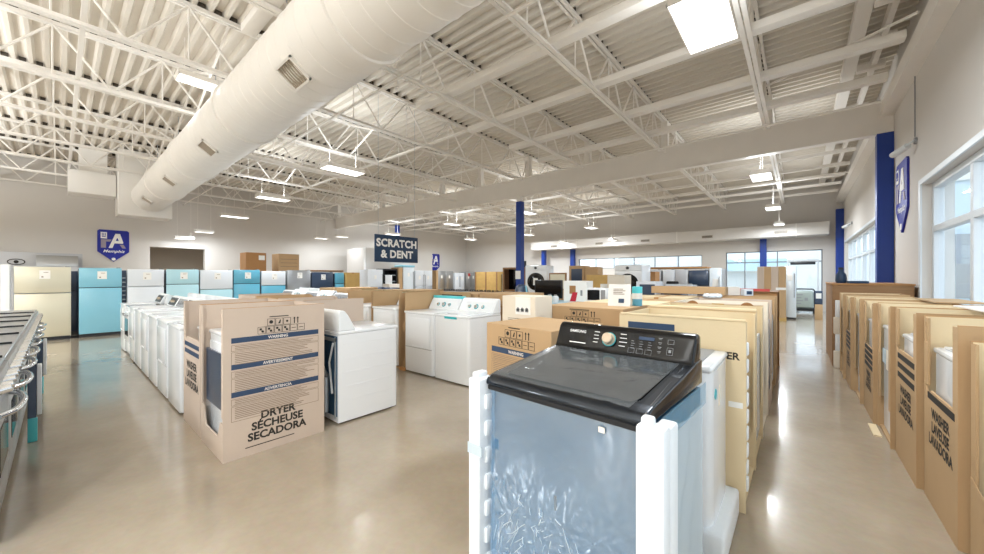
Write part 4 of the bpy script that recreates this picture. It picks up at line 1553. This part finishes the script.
p = B(-.03, .14, -.153, -.15, 1.10, 1.262).build('picture', 'paper', t)
mb = MB()
for px_ in (.0, .05, .10):
    mb.box(px_ - .017, px_ + .017, -.155, -.153, 1.125, 1.15)
    mb.revolve([(.016, -.155), (.016, -.153)], 'y', 12, (px_, 0, 1.15))
mb.build('appliance_picture', 'grey_plastic', p)
mb = MB()
for px_ in (-.09, .02, .10):
    for k in range(16):
        a0, a1 = 2 * PI * k / 16, 2 * PI * (k + 1) / 16
        mb.tube((px_ + .036 * math.cos(a0), -.151, .99 + .036 * math.sin(a0)), (px_ + .036 * math.cos(a1), -.151, .99 + .036 * math.sin(a1)), .002, 4)
    mb.box(px_ - .02, px_ + .02, -.152, -.15, .975, .99)
mb.build('plate_symbols', 'ink', t)
fine_print(t, T(-.02, -.15, 1.06) @ NEGY @ T(0, 0, .001), .2, 3, .014, 4)

# tent card and roll on the cartons
t = thing('tent_card', 'white folded sign card standing on the kraft carton with symbols', 'sign', (-1.31, 3.45, 1.176), 12)
MB().prism([(-.06, 0), (-.052, 0), (0, .19), (.052, 0), (.06, 0), (.004, .205), (-.004, .205)], 'x', -.10, .10).build('card', 'paper', t)
fine_print(t, T(0, -.020, .160) @ NEGY @ Matrix.Rotation(R(-16.5), 4, 'X'), .11, 4, .016, 8)
o = MB().box(-.025, .025, -.02, .02, 0, .001).build('picture', 'navy', t, T(0.02, -.0505, .05) @ NEGY @ Matrix.Rotation(R(-16.5), 4, 'X'))
t = thing('tape_roll', 'blue and white roll standing beside the white sign card', 'roll', (-1.185, 3.56, 1.176))
MB().revolve([(.046, 0), (.046, .065)], 'z', 20).build('roll', 'blue_film_deep', t)
MB().revolve([(.046, .065), (.046, .12)], 'z', 20).build('wrap', 'paper', t)
MB().revolve([(.046, .12), (.046, .18), (.03, .183)], 'z', 20).build('cap', 'teal_tape', t)

# ------------------------------------------------------------------ right row of cartons along the window wall
def xf(y):
    return .66 - .04 * (y - 3)


inner = laundry('white washer with teal tape on its corner, nearest in the right row of cartons', 'washer', wd=.54, d=.52, h=.97, ridges=False, ch=.09)
B(-.272, -.20, -.268, -.20, .94, .973, .002, 1).build('corner_tape', 'teal_tape', inner)
right = [(2.64, .76, 'lip2', 'kraft', 'open carton cut low in front, nearest in the right row'),
         (3.415, .68, 'cut', 'kraft', 'carton printed WASHER LAVEUSE LAVADORA in the right row, nearest printed one'),
         (4.145, .70, 'cut', 'kraft', 'second carton printed WASHER LAVEUSE LAVADORA in the right row'),
         (4.84, .64, 'none', 'kraft', 'carton open to the floor with a tagged white machine in the right row'),
         (5.53, .68, 'cut', 'kraft', 'printed carton just beyond the tagged white machine in the right row'),
         (6.22, .62, 'none', 'kraft', 'open carton showing a white machine edge, sixth in the right row'),
         (6.88, .62, 'cut', 'kraft', 'printed carton seventh in the right row, close to the brown crate'),
         (7.52, .58, 'none', 'kraft', 'last open carton of the right row, touching the brown crate')]
for i, (yc, wd, fr, m, l) in enumerate(right):
    d_ = .64
    xc = xf(yc) + d_ / 2
    hgt = (1.12, 1.19, 1.2, 1.2, 1.19, 1.2, 1.19, 1.21)[i]
    if fr == 'lip2':
        t = open_carton(l, xc, yc, wd, d_, hgt, -90, 'none', m=m, ret=.05)
        MB().prism([(-wd / 2 + P_, 0), (wd / 2 - P_, 0), (wd / 2 - P_, .24), (-wd / 2 + P_, .43)], 'y', -d_ / 2 - .004, -d_ / 2 - .0005).build('front_panel', m, t)
    else:
        t = open_carton(l, xc, yc, wd, d_, hgt, -90, fr, cut=.72 if i != 2 else .87, m=m, ret=.075, hole=(i == 1))
    B(-wd / 2 + P_, -wd / 2 + P_ + .006, -d_ / 2 + .004, d_ / 2 - P_, .3, hgt - .004).build('inner_sheet', 'kraft_cream', t)
    if fr == 'cut':
        M4 = T(0, -d_ / 2, 0) @ NEGY
        bands = [(.685, None)] if i == 1 else [(.82, None), (.745, None), (.67, None)] if i == 2 else [(.70, None), (.64, None), (.58, None), (.52, None)]
        print_side(t, M4 @ T(.02, 0, 0), wd * .92, 'WASHER\nLAVEUSE\nLAVADORA', .09 if i < 3 else .075, .50 if i == 1 else .48 if i == 2 else .36, bands, hgt, None, fine=False, seed=i, bm_='ink')
    if i == 0:
        at(inner, xc - .03, yc, -90, .024)
    else:
        k = clone(inner, (xc - .03, yc, .024), -90, ('white washer inside the nearest carton printed WASHER in the right row', 'white washer inside the second carton printed WASHER in the right row', 'white machine with a small tag in the open carton of the right row',
                                                      'white washer inside the fifth carton of the right row', 'white machine in the sixth carton of the right row', 'white washer inside the seventh carton of the right row', 'white machine in the last carton of the right row')[i - 1])
        for ch in list(k.children):
            if ch.name.startswith('corner_tape'):
                bpy.data.objects.remove(ch)
        if i == 3:
            B(-.05, .03, -.268, -.262, .58, .76, .004, 1).build('tag', 'cream_box', k)
            B(-.25, -.02, -.267, -.262, .62, .75).build('film', 'film_side', k)
            B(-.3, .05, -.39, -.335, 0, .012).build('floor_flap', 'kraft_cream', t)
        if i == 1:
            mb = MB()
            for q in range(8):
                mb.box(-.300, -.282, -.27, -.24, .70 + q * .035, .72 + q * .035)
            mb.build('corrugated_edge', 'kraft_edge', t)
t = thing('crate', 'tall brown wood grain crate at the far end of the right row', 'crate', (.93, 9.03, 0))
B(-.52, .37, -.9, .9, 0, 1.32, .006, 1).build('body', 'brown_wood', t)
B(-.53, .38, -.91, .91, 1.32, 1.345).build('top_board', 'kraft_dark', t)
for k in range(4):
    tag(B(.42 + .02 * (k % 2), .52, 7.975, 8.055, k * .27, .269 + k * .27, .012).build('foam_pad', 'foam' if k % 2 else 'cream_box'),
        ('lowest', 'second lowest', 'second highest', 'highest')[k] + ' of the pads stuck against the near end of the brown crate', 'foam pad')
t = thing('spray_bottle', 'dark bottle standing on top of the brown crate', 'bottle', (.55, 8.7, 1.345))
MB().revolve([(.06, 0), (.075, .04), (.07, .14), (.035, .20), (.03, .24)], 'z', 16).build('bottle', 'navy', t)
MB().revolve([(.034, .235), (.034, .27)], 'z', 12).build('cap', 'dark_plastic', t)
tag(B(.62, .85, 8.3, 8.75, 1.346, 1.385, .01).build('folded_cloth', 'navy'), 'folded navy cloth lying on the brown crate', 'cloth')
for i, (yy, l) in enumerate(((3.9, 'flat white board lying across the nearer right row cartons'), (5.3, 'flat kraft sheet lying across the farther right row cartons'))):
    tag(B(.98, 1.3, yy, yy + .9, 1.205, 1.215).build('cardboard_sheet', 'card_white' if i == 0 else 'kraft'), l, 'sheet')

# ------------------------------------------------------------------ far left: stacked cartons on the wall side
for (yc, w_, l, l2) in ((5.28, .74, 'brown carton with a white label on top of its stack by the left wall', 'carton under the brown one by the left wall'),
                        (6.55, .85, 'carton with printed stripes on top of its stack by the left wall', 'carton under the striped one by the left wall')):
    closed_carton(l2, -17.6, yc, .85, .8, 1.66, 0, 90, 'kraft', tape=False)
    closed_carton(l, -17.6, yc, w_, .76, .80, 1.661, 90, 'kraft_dark' if yc < 6 else 'kraft', tape=False, prints='label' if yc < 6 else 'stripes')
closed_carton('tall kraft carton at the right end of the refrigerator row', -13.35, 7.25, .56, .6, 1.62, 0, 90, 'pine', tape=True)
tag(B(-13.7, -13.2, 5.75, 6.95, 1.645, 1.70, .004).build('timber_board', 'brown_wood'), 'timber board lying on top of the navy refrigerator', 'board')

# ------------------------------------------------------------------ refrigerators and others in front of the partition
def slab_fridge(label, x, y, wd, h, m, rz=90, doors=2, d=.75, group=None, mid=None, m2=None, handle='grey_plastic'):
    """side by side refrigerator with tall doors"""
    t = thing('refrigerator', label, 'refrigerator', (x, y, 0), rz, group)
    B(-wd / 2, wd / 2, -d / 2 + .07, d / 2, .04, h - .02, .006).build('cabinet', 'fridge_grey' if m != 'fridge_white' else m, t)
    for k in range(doors):
        x0, x1 = -wd / 2 + k * wd / doors + .004, -wd / 2 + (k + 1) * wd / doors - .004
        dr = B(x0, x1, -d / 2, -d / 2 + .065, (mid or .06), h, .012).build('door', m2 if (m2 and k) else m, t)
        hx = x1 - .05 if k == 0 else x0 + .05
        MB().path([(hx, -d / 2, .75), (hx, -d / 2 - .05, .78), (hx, -d / 2 - .05, h - .28), (hx, -d / 2, h - .25)], .012).build('handle', handle, dr)
        B((x0 + x1) / 2 - .07, (x0 + x1) / 2 + .07, -d / 2 - .003, -d / 2, h - .5, h - .3).build('paper_sheet', 'paper', dr)
    if mid:
        B(-wd / 2 + .004, wd / 2 - .004, -d / 2, -d / 2 + .065, .06, mid - .01, .012).build('freezer_drawer', 'steel', t)
    B(-wd / 2 + .01, wd / 2 - .01, -d / 2 + .03, -d / 2 + .07, 0, .055).build('base_grille', 'dark_plastic', t)
    return t


PG = 'appliances along the white partition'
slab_fridge('white refrigerator with one wide door left of the hanging sign, against the partition', -16.9, 10.40, .88, 1.84, 'fridge_white', doors=1, group=PG)
t = thing('refrigerator', 'black framed refrigerator with its inside showing, under the hanging sign', 'refrigerator', (-16.9, 11.32, 0), 90, PG)
mb = MB()
mb.box(-.42, -.36, -.35, .35, .0, 1.88)
mb.box(.36, .42, -.35, .35, .0, 1.88)
mb.box(-.36, .36, -.35, .35, 1.8, 1.88)
mb.box(-.36, .36, -.35, .35, .05, .2)
mb.box(-.36, .36, .30, .35, .2, 1.8)
mb.build('cabinet', 'black_matte', t)
for k in range(4):
    B(-.35, .35, -.28, .28, .55 + k * .33, .57 + k * .33).build('shelf', 'pale_plastic', t)
B(-.3, .12, -.33, -.29, .8, 1.55, .02).build('inner_door', 'white_plastic', t)
closed_carton('tall thin kraft carton standing between two refrigerators under the hanging sign', -16.85, 11.92, .26, .7, 1.95, 0, 90, 'kraft', tape=False)
t = slab_fridge('refrigerator wrapped in loose blue white film under the right end of the hanging sign', -16.9, 12.47, .72, 1.98, 'pale_plastic', doors=1, group=PG)
B(-.40, .40, -.42, .40, 1.99, 2.10, .03, 3).build('film_top', 'blue_film', t)
slab_fridge('white double door refrigerator with a steel drawer, right of the hanging sign', -16.9, 13.55, 1.25, 1.82, 'fridge_white', doors=2, mid=.95, group=PG)
tag(closed_carton('white carton with a black bag in front of the partition', -15.9, 10.9, .6, .6, 1.1, 0, 90, 'card_white', tape=False), 'white carton standing in front of the black framed refrigerator', 'carton')

LG = 'stainless appliances in the back left corner'
slab_fridge('stainless double door refrigerator just right of the small shield', -19.2, 17.35, 1.45, 1.86, 'steel', group=LG)
tag(B(-19.5, -18.7, 16.38, 16.55, 0, 1.9).build('cardboard_sheet', 'kraft'), 'kraft carton panel on the left flank of the back stainless refrigerator', 'carton')
slab_fridge('white double door refrigerator in the back left corner', -19.2, 18.72, .98, 1.75, 'fridge_white', group=LG)
pt = slab_fridge('stainless refrigerator with a pink tag in the back left corner', -19.2, 19.9, 1.05, 1.83, 'steel', m2='fridge_grey', group=LG)
B(-.30, -.08, -.385, -.378, 1.5, 1.72).build('pink_tag', 'tape_red', pt)
t = thing('crate', 'big yellow timber crate against the back wall', 'crate', (-16.35, 19.2, 0))
for k in range(6):
    B(-1.02, 1.02, -.42, -.40, .14 + k * .28, .40 + k * .28, .004, 1).build('board', 'pine', t)
B(-1.0, 1.0, -.40, .40, .1, 1.8).build('body', 'pine', t)
for sx in (-.9, 0, .9):
    B(sx - .06, sx + .06, -.4, .4, 0, .1).build('skid', 'brown_wood', t)
for sx in (-.95, 0, .95):
    B(sx - .05, sx + .05, -.45, -.42, .1, 1.8).build('batten', 'brown_wood', t)
slab_fridge('slim stainless refrigerator just right of the yellow crate', -14.98, 19.5, .58, 1.66, 'steel', rz=0, doors=1)
slab_fridge('taller stainless refrigerator second right of the yellow crate', -14.25, 19.5, .64, 1.79, 'steel', rz=0, doors=1)

# ------------------------------------------------------------------ around the free blue column
tag(B(-7.365, -7.155, 9.98, 9.985, 1.38, 1.66).build('paper_notice', 'paper'), 'white paper notice taped to the free blue column', 'notice')
def front_loader(label, x, y, z, s=1.0, rz=0, stack=True):
    t = thing('washing_machine', label, 'washing machine', (x, y, 0), rz, 'front load washers')
    w_ = .68 * s
    B(-w_ / 2, w_ / 2, -.30, .36, z, z + .86, .02, 2).build('cabinet', 'white_enamel', t)
    B(-w_ / 2 + .01, w_ / 2 - .01, -.315, -.30, z + .72, z + .85, .006, 1).build('control_panel', 'white_plastic', t)
    k = MB().tube((0, -.315, z + .785), (0, -.345, z + .785), .035, 16).build('knob', 'dark_plastic', t)
    r = MB().revolve([(.25, -.30), (.25, -.33), (.235, -.35), (.17, -.352), (.16, -.33)], 'y', 36, (0, 0, z + .40)).build('door_ring', 'black_gloss', t)
    MB().revolve([(.16, -.33), (.12, -.345), (.05, -.352)], 'y', 28, (0, 0, z + .40)).build('door_glass', 'black_gloss', r)
    B(-.06, .07, -.358, -.353, z + .30, z + .50).build('paper_sheet', 'paper', r)
    if z > .3:
        p = B(-w_ / 2, w_ / 2, -.30, .36, .02, z - .004, .015).build('pedestal', 'white_enamel', t)
        B(-w_ / 2 + .04, w_ / 2 - .04, -.312, -.30, .1, z - .1, .006, 1).build('drawer', 'white_plastic', p)
    return t


front_loader('front load washer with a round black door just right of the free blue column', -5.78, 9.0, .92, .95, 14)
front_loader('front load washer with a round black door left of the grey refrigerators', -3.13, 9.05, .88, .95, 0)
t = thing('cabinet', 'dark framed display cabinet right behind the free blue column', 'cabinet', (-7.80, 10.65, 0), 8)
B(-.44, .44, -.25, .25, 0, .95).build('base', 'dark_plastic', t)
mb = MB()
for (x0, x1, z0, z1) in ((-.44, -.38, .95, 1.79), (.38, .44, .95, 1.79), (-.38, .38, 1.73, 1.79), (-.38, .38, .95, 1.0)):
    mb.box(x0, x1, -.25, .25, z0, z1)
mb.build('frame', 'brown_wood', t)
B(-.38, .38, .1, .25, 1.0, 1.73).build('screen', 'black_gloss', t)
MB().tube((.33, 0, 1.79), (.33, 0, 2.02), .05, 12).build('post', 'dark_plastic', t)
dwc = closed_carton('carton with a dark window front beside the round door washer', -4.86, 9.7, .46, .45, 1.77, 0, 6, 'kraft', tape=False)
B(-.16, .16, -.23, -.226, 1.30, 1.68).build('window_print', 'navy_film', dwc)
closed_carton('kraft carton with stripe prints beside the dark window carton', -4.42, 9.7, .36, .45, 1.73, 0, 6, 'kraft', tape=False, prints='stripes')
closed_carton('yellow tan carton in front of the high back windows', -3.62, 8.4, .56, .5, 1.5, 0, 0, 'pine', tape=False, prints='label')
closed_carton('cream carton in front of the yellow tan carton', -3.05, 8.0, .38, .4, 1.49, 0, 0, 'cream_box', tape=False)
t = thing('framed_picture', 'brown framed picture leaning up behind the dark television', 'picture', (-4.94, 8.6, 0))
B(-.26, .26, -.02, .02, 1.1, 1.56, .006).build('frame', 'brown_wood', t)
B(-.22, .22, -.024, -.02, 1.14, 1.52).build('picture', 'champagne', t)
B(-.24, .24, .02, .40, 0, 1.1).build('stand', 'kraft', t)

# demonstration table with small goods
t = thing('table', 'long table under a pale blue cloth in the middle of the shop', 'table', (-3.45, 6.1, 0))
B(-1.05, .75, -.42, .42, .95, .985, .006).build('tabletop', 'card_white', t)
B(-1.06, .76, -.43, .43, .80, .988, .006).build('tablecloth', 'cloth_blue', t)
for sx in (-.98, .68):
    for sy in (-.36, .36):
        MB().tube((sx, sy, 0), (sx, sy, .80), .018, 8).build('leg', 'grey_plastic', t)
t = thing('television', 'dark television standing on the cloth covered table', 'television', (-3.83, 6.3, .989), 6)
B(-.30, .30, -.02, .02, .04, .40, .008).build('screen_panel', 'dark_plastic', t)
B(-.285, .285, -.022, -.0195, .055, .385).build('screen', 'black_gloss', t)
B(-.18, .18, -.08, .08, 0, .012, .004).build('foot', 'dark_plastic', t)
B(-.03, .03, -.012, .012, .012, .05).build('neck', 'dark_plastic', t)
t = thing('carton', 'white picture carton with a red tag on the cloth covered table', 'carton', (-3.16, 6.25, .989), -4)
B(-.24, .24, -.12, .12, 0, .39, .003, 1).build('carton_body', 'paper', t)
B(-.11, .02, -.1235, -.12, .15, .30).build('food_picture', 'kraft_dark', t)
MB().prism([(-.10, .01), (.02, .01), (.06, .18), (-.04, .18)], 'y', -.127, -.12).build('red_tag', 'red_tag', t)
B(.12, .16, -.1235, -.12, .12, .22).build('print', 'grey_plastic', t)
for i, (x, y, s, m_, l, c_) in enumerate(((-3.95, 5.85, .07, 'pale_plastic', 'small clear bag at the left on the blue cloth', 'bag'), (-3.75, 5.80, .06, 'paper', 'small white packet beside the clear bag on the blue cloth', 'packet'),
                                         (-3.55, 5.88, .07, 'teal', 'small teal tub on the blue cloth', 'tub'), (-3.38, 5.8, .06, 'white_plastic', 'small white tub in front of the red tag carton', 'tub'))):
    t = thing('tub' if c_ == 'tub' else 'packet', l, c_, (x, y, .989), 11 * i)
    MB().revolve([(s * .8, 0), (s, .05), (s * .95, .1), (s * .3, .13)], 'z', 12).build('body', m_, t)
    MB().revolve([(s * .5, .12), (s * .4, .14)], 'z', 12).build('lid', 'grey_plastic', t)
t = thing('microwave', 'small white microwave with a dark window left of the sign card', 'microwave', (-2.40, 5.5, 1.061), 0)
B(-.16, .16, -.16, .16, 0, .215, .008).build('case', 'white_plastic', t)
B(-.14, .06, -.165, -.16, .03, .19, .004, 1).build('door', 'black_gloss', t)
B(.08, .15, -.164, -.16, .03, .19).build('keypad', 'grey_plastic', t)
closed_carton('kraft carton carrying the small white microwave', -2.40, 5.45, .36, .5, 1.06, 0, 0, 'kraft', tape=False)
t = thing('plastic_wrap', 'dark blue film wrapped bundle standing at the left end of the blue cloth table', 'bundle', (-3.72, 5.22, 0), 10)
MB().revolve([(.10, 0), (.13, .3), (.12, .8), (.14, 1.1), (.10, 1.28), (.05, 1.32)], 'z', 14).build('bundle', 'navy_film', t)
MB().path([(.10, -.05, .9), (.16, -.1, 1.1), (.12, -.08, 1.3)], .015, 6).build('loose_film', 'blue_film', t)

# grey refrigerators under the long header at the back
HG = 'refrigerators under the header board'
B_ = thing('header_board', 'long grey brown header board over the grey refrigerators at the back', 'board', (-2.86, 12.2, 0))
B(-.95, .85, -.35, .35, 1.70, 1.745, .005).build('board', 'kraft_edge', B_)
for sx in (-.93, .80):
    B(sx, sx + .03, .30, .34, 0, 1.70).build('post', 'grey_panel', B_)
fridge('pale grey refrigerator at the left under the header board', -3.42, 12.1, .42, 1.66, 1.1, 'grey_panel', 'grey_panel', rz=0, group=HG, sticker=False, handle=True)
fridge('white grey refrigerator in the middle under the header board', -2.99, 12.1, .33, 1.66, 1.1, 'fridge_white', 'fridge_white', rz=0, group=HG, sticker=False)
fridge('second white grey refrigerator from the right under the header board', -2.645, 12.1, .34, 1.66, 1.1, 'grey_panel', 'fridge_white', rz=0, group=HG, sticker=False)
fridge('blue grey film covered refrigerator at the right under the header board', -2.20, 12.1, .50, 1.64, 1.2, 'navy_film', 'navy_film', rz=0, group=HG, sticker=False)
t = slab_fridge('refrigerator in loose white plastic right of the blue grey one', -1.78, 12.1, .30, 1.7, 'pale_plastic', rz=0, doors=1)
closed_carton('orange brown carton on white appliances left of the grey refrigerators', -3.05, 10.3, .30, .4, .30, 1.29, 0, 'kraft_dark')
for i, (x, y, l) in enumerate(((-3.0, 10.3, 'white appliance under the orange brown carton'), (-2.32, 10.3, 'white appliance right of the one under the orange brown carton'))):
    slab = fridge(l, x, y, .62, 1.27, .8, 'fridge_white', 'fridge_white', rz=0, sticker=False, d=.6)
t = thing('office_chair', 'black chair back showing in front of the grey refrigerators', 'chair', (-2.75, 11.2, 0))
B(-.16, .16, -.04, .04, .95, 1.33, .03, 3).build('backrest', 'black_matte', t)
B(-.22, .22, -.42, .0, .62, .70, .03, 3).build('seat', 'black_matte', t)
MB().tube((0, -.2, .08), (0, -.2, .62), .03, 10).build('post', 'chrome', t)
MB().tube((0, .02, .66), (0, .02, 1.0), .02, 8).build('back_bar', 'dark_plastic', t)
for k in range(5):
    a_ = 2 * PI * k / 5
    MB().bar((0, -.2, .07), (.26 * math.cos(a_), -.2 + .26 * math.sin(a_), .05), .04, .03).tube((.26 * math.cos(a_), -.2 + .26 * math.sin(a_), 0), (.26 * math.cos(a_), -.2 + .26 * math.sin(a_), .05), .025, 8).build('leg', 'dark_plastic', t)
for i, (x, y, h, m_, l) in enumerate(((-2.4, 8.0, 1.36, 'fridge_white', 'white small appliance with a dark front beside the round door washer'), (-1.95, 8.1, 1.22, 'navy_film', 'navy small appliance right of the white one'))):
    t = thing('dishwasher', l, 'dishwasher', (x, y, 0))
    B(-.2, .2, -.25, .25, .03, h, .01).build('cabinet', m_, t)
    B(-.13, .17, -.262, -.25, .75, h - .06, .005, 1).build('door', 'navy_film' if i == 0 else 'dark_plastic', t)
    B(-.18, .18, -.22, .22, 0, .03).build('foot_rail', 'dark_plastic', t)

# things lying on the aisle row
closed_carton('long flat kraft carton lying on the fourth and fifth cartons beside the aisle', -1.30, 6.20, 1.0, .26, .11, 1.196, 0, 'kraft', tape=False)
t = thing('plastic_bundle', 'crumpled white plastic bundle lying on the aisle row cartons', 'bundle', (-.86, 5.45, 1.185))
t.scale = (.62, .62, .62)
rr = random.Random(5)
mb = MB()
for k in range(5):
    c_ = (rr.uniform(-.1, .1), rr.uniform(-.08, .08))
    mb.revolve([(.07, 0), (.09, .03), (.06, .06 + .02 * rr.random()), (.02, .085)], 'z', 9, (c_[0], c_[1], 0))
mb.build('bundle', 'pale_plastic', t)
for i, (x, y, s, m_, l) in enumerate(((-.95, 6.62, .07, 'cream_box', 'small cream box left among the bits on the sixth aisle carton'), (-.78, 6.66, .08, 'card_white', 'small white box in the middle of the bits on the sixth aisle carton'),
                                     (-.60, 6.62, .06, 'fridge_white', 'small white box with a navy face on the sixth aisle carton'))):
    t = closed_carton(l, x, y, s * 2, s * 2, s * 1.6, 1.172, 15 * i, m_, tape=False)
    if i == 2:
        B(-.03, .04, -s - .002, -s, .02, .07).build('print', 'navy', t)
# flat goods and wrapped appliance by the back doors
t = thing('door_stack', 'stack of tall tan panels packed upright near the back glass', 'panel stack', (-.72, 15.7, 0))
for k in range(4):
    B(-.38 + k * .19, -.385 + (k + 1) * .19, -.35, .35, .1, 1.8, .004, 1).build('panel', 'kraft' if k % 2 else 'kraft_pink', t)
B(-.385, .385, -.36, .36, 0, .1).build('pallet', 'pine', t)
B(.12, .385, -.362, -.352, 1.02, 1.1).build('label', 'paper', t)
t = slab_fridge('tall refrigerator wrapped in white plastic beside the tan panels near the back door', -.25, 16.6, .34, 1.83, 'pale_plastic', rz=0, doors=1)
t = thing('pallet_jack', 'dark wheeled cart with a pale wrapped load in the back doorway', 'cart', (.10, 19.6, 0))
B(-.40, .40, -.40, .40, .10, .18, .01).build('deck', 'black_matte', t)
B(-.34, .34, -.36, .34, .18, .90, .10, 4).build('wrapped_load', 'sage', t)
mb = MB()
for k in range(4):
    mb.box(-.24, -.04 + .05 * (k % 2), -.366, -.36, .36 + k * .12, .40 + k * .12)
mb.box(.06, .16, -.366, -.36, .50, .62)
mb.build('load_print', 'grey_plastic', t)
MB().path([(-.38, .38, .18), (-.38, .38, .88), (-.33, .38, .95), (.33, .38, .95), (.38, .38, .88), (.38, .38, .18)], .025, 8).build('frame', 'black_matte', t)
for sx in (-.36, .36):
    for sy in (-.3, .3):
        MB().revolve([(.1, sx - .04), (.1, sx + .04)], 'x', 16, (0, sy, .1)).build('wheel', 'rubber', t)
t = thing('floor_sign', 'narrow navy printed board on a tan base right of the back door', 'sign', (.50, 16.6, 0))
B(-.10, .10, -.12, .12, 0, .52, .006).build('base', 'kraft', t)
B(-.10, .10, -.02, .02, .52, .98, .004).build('board', 'navy_film', t)
B(-.07, .07, -.023, -.02, .72, .90).build('picture', 'paper', t)
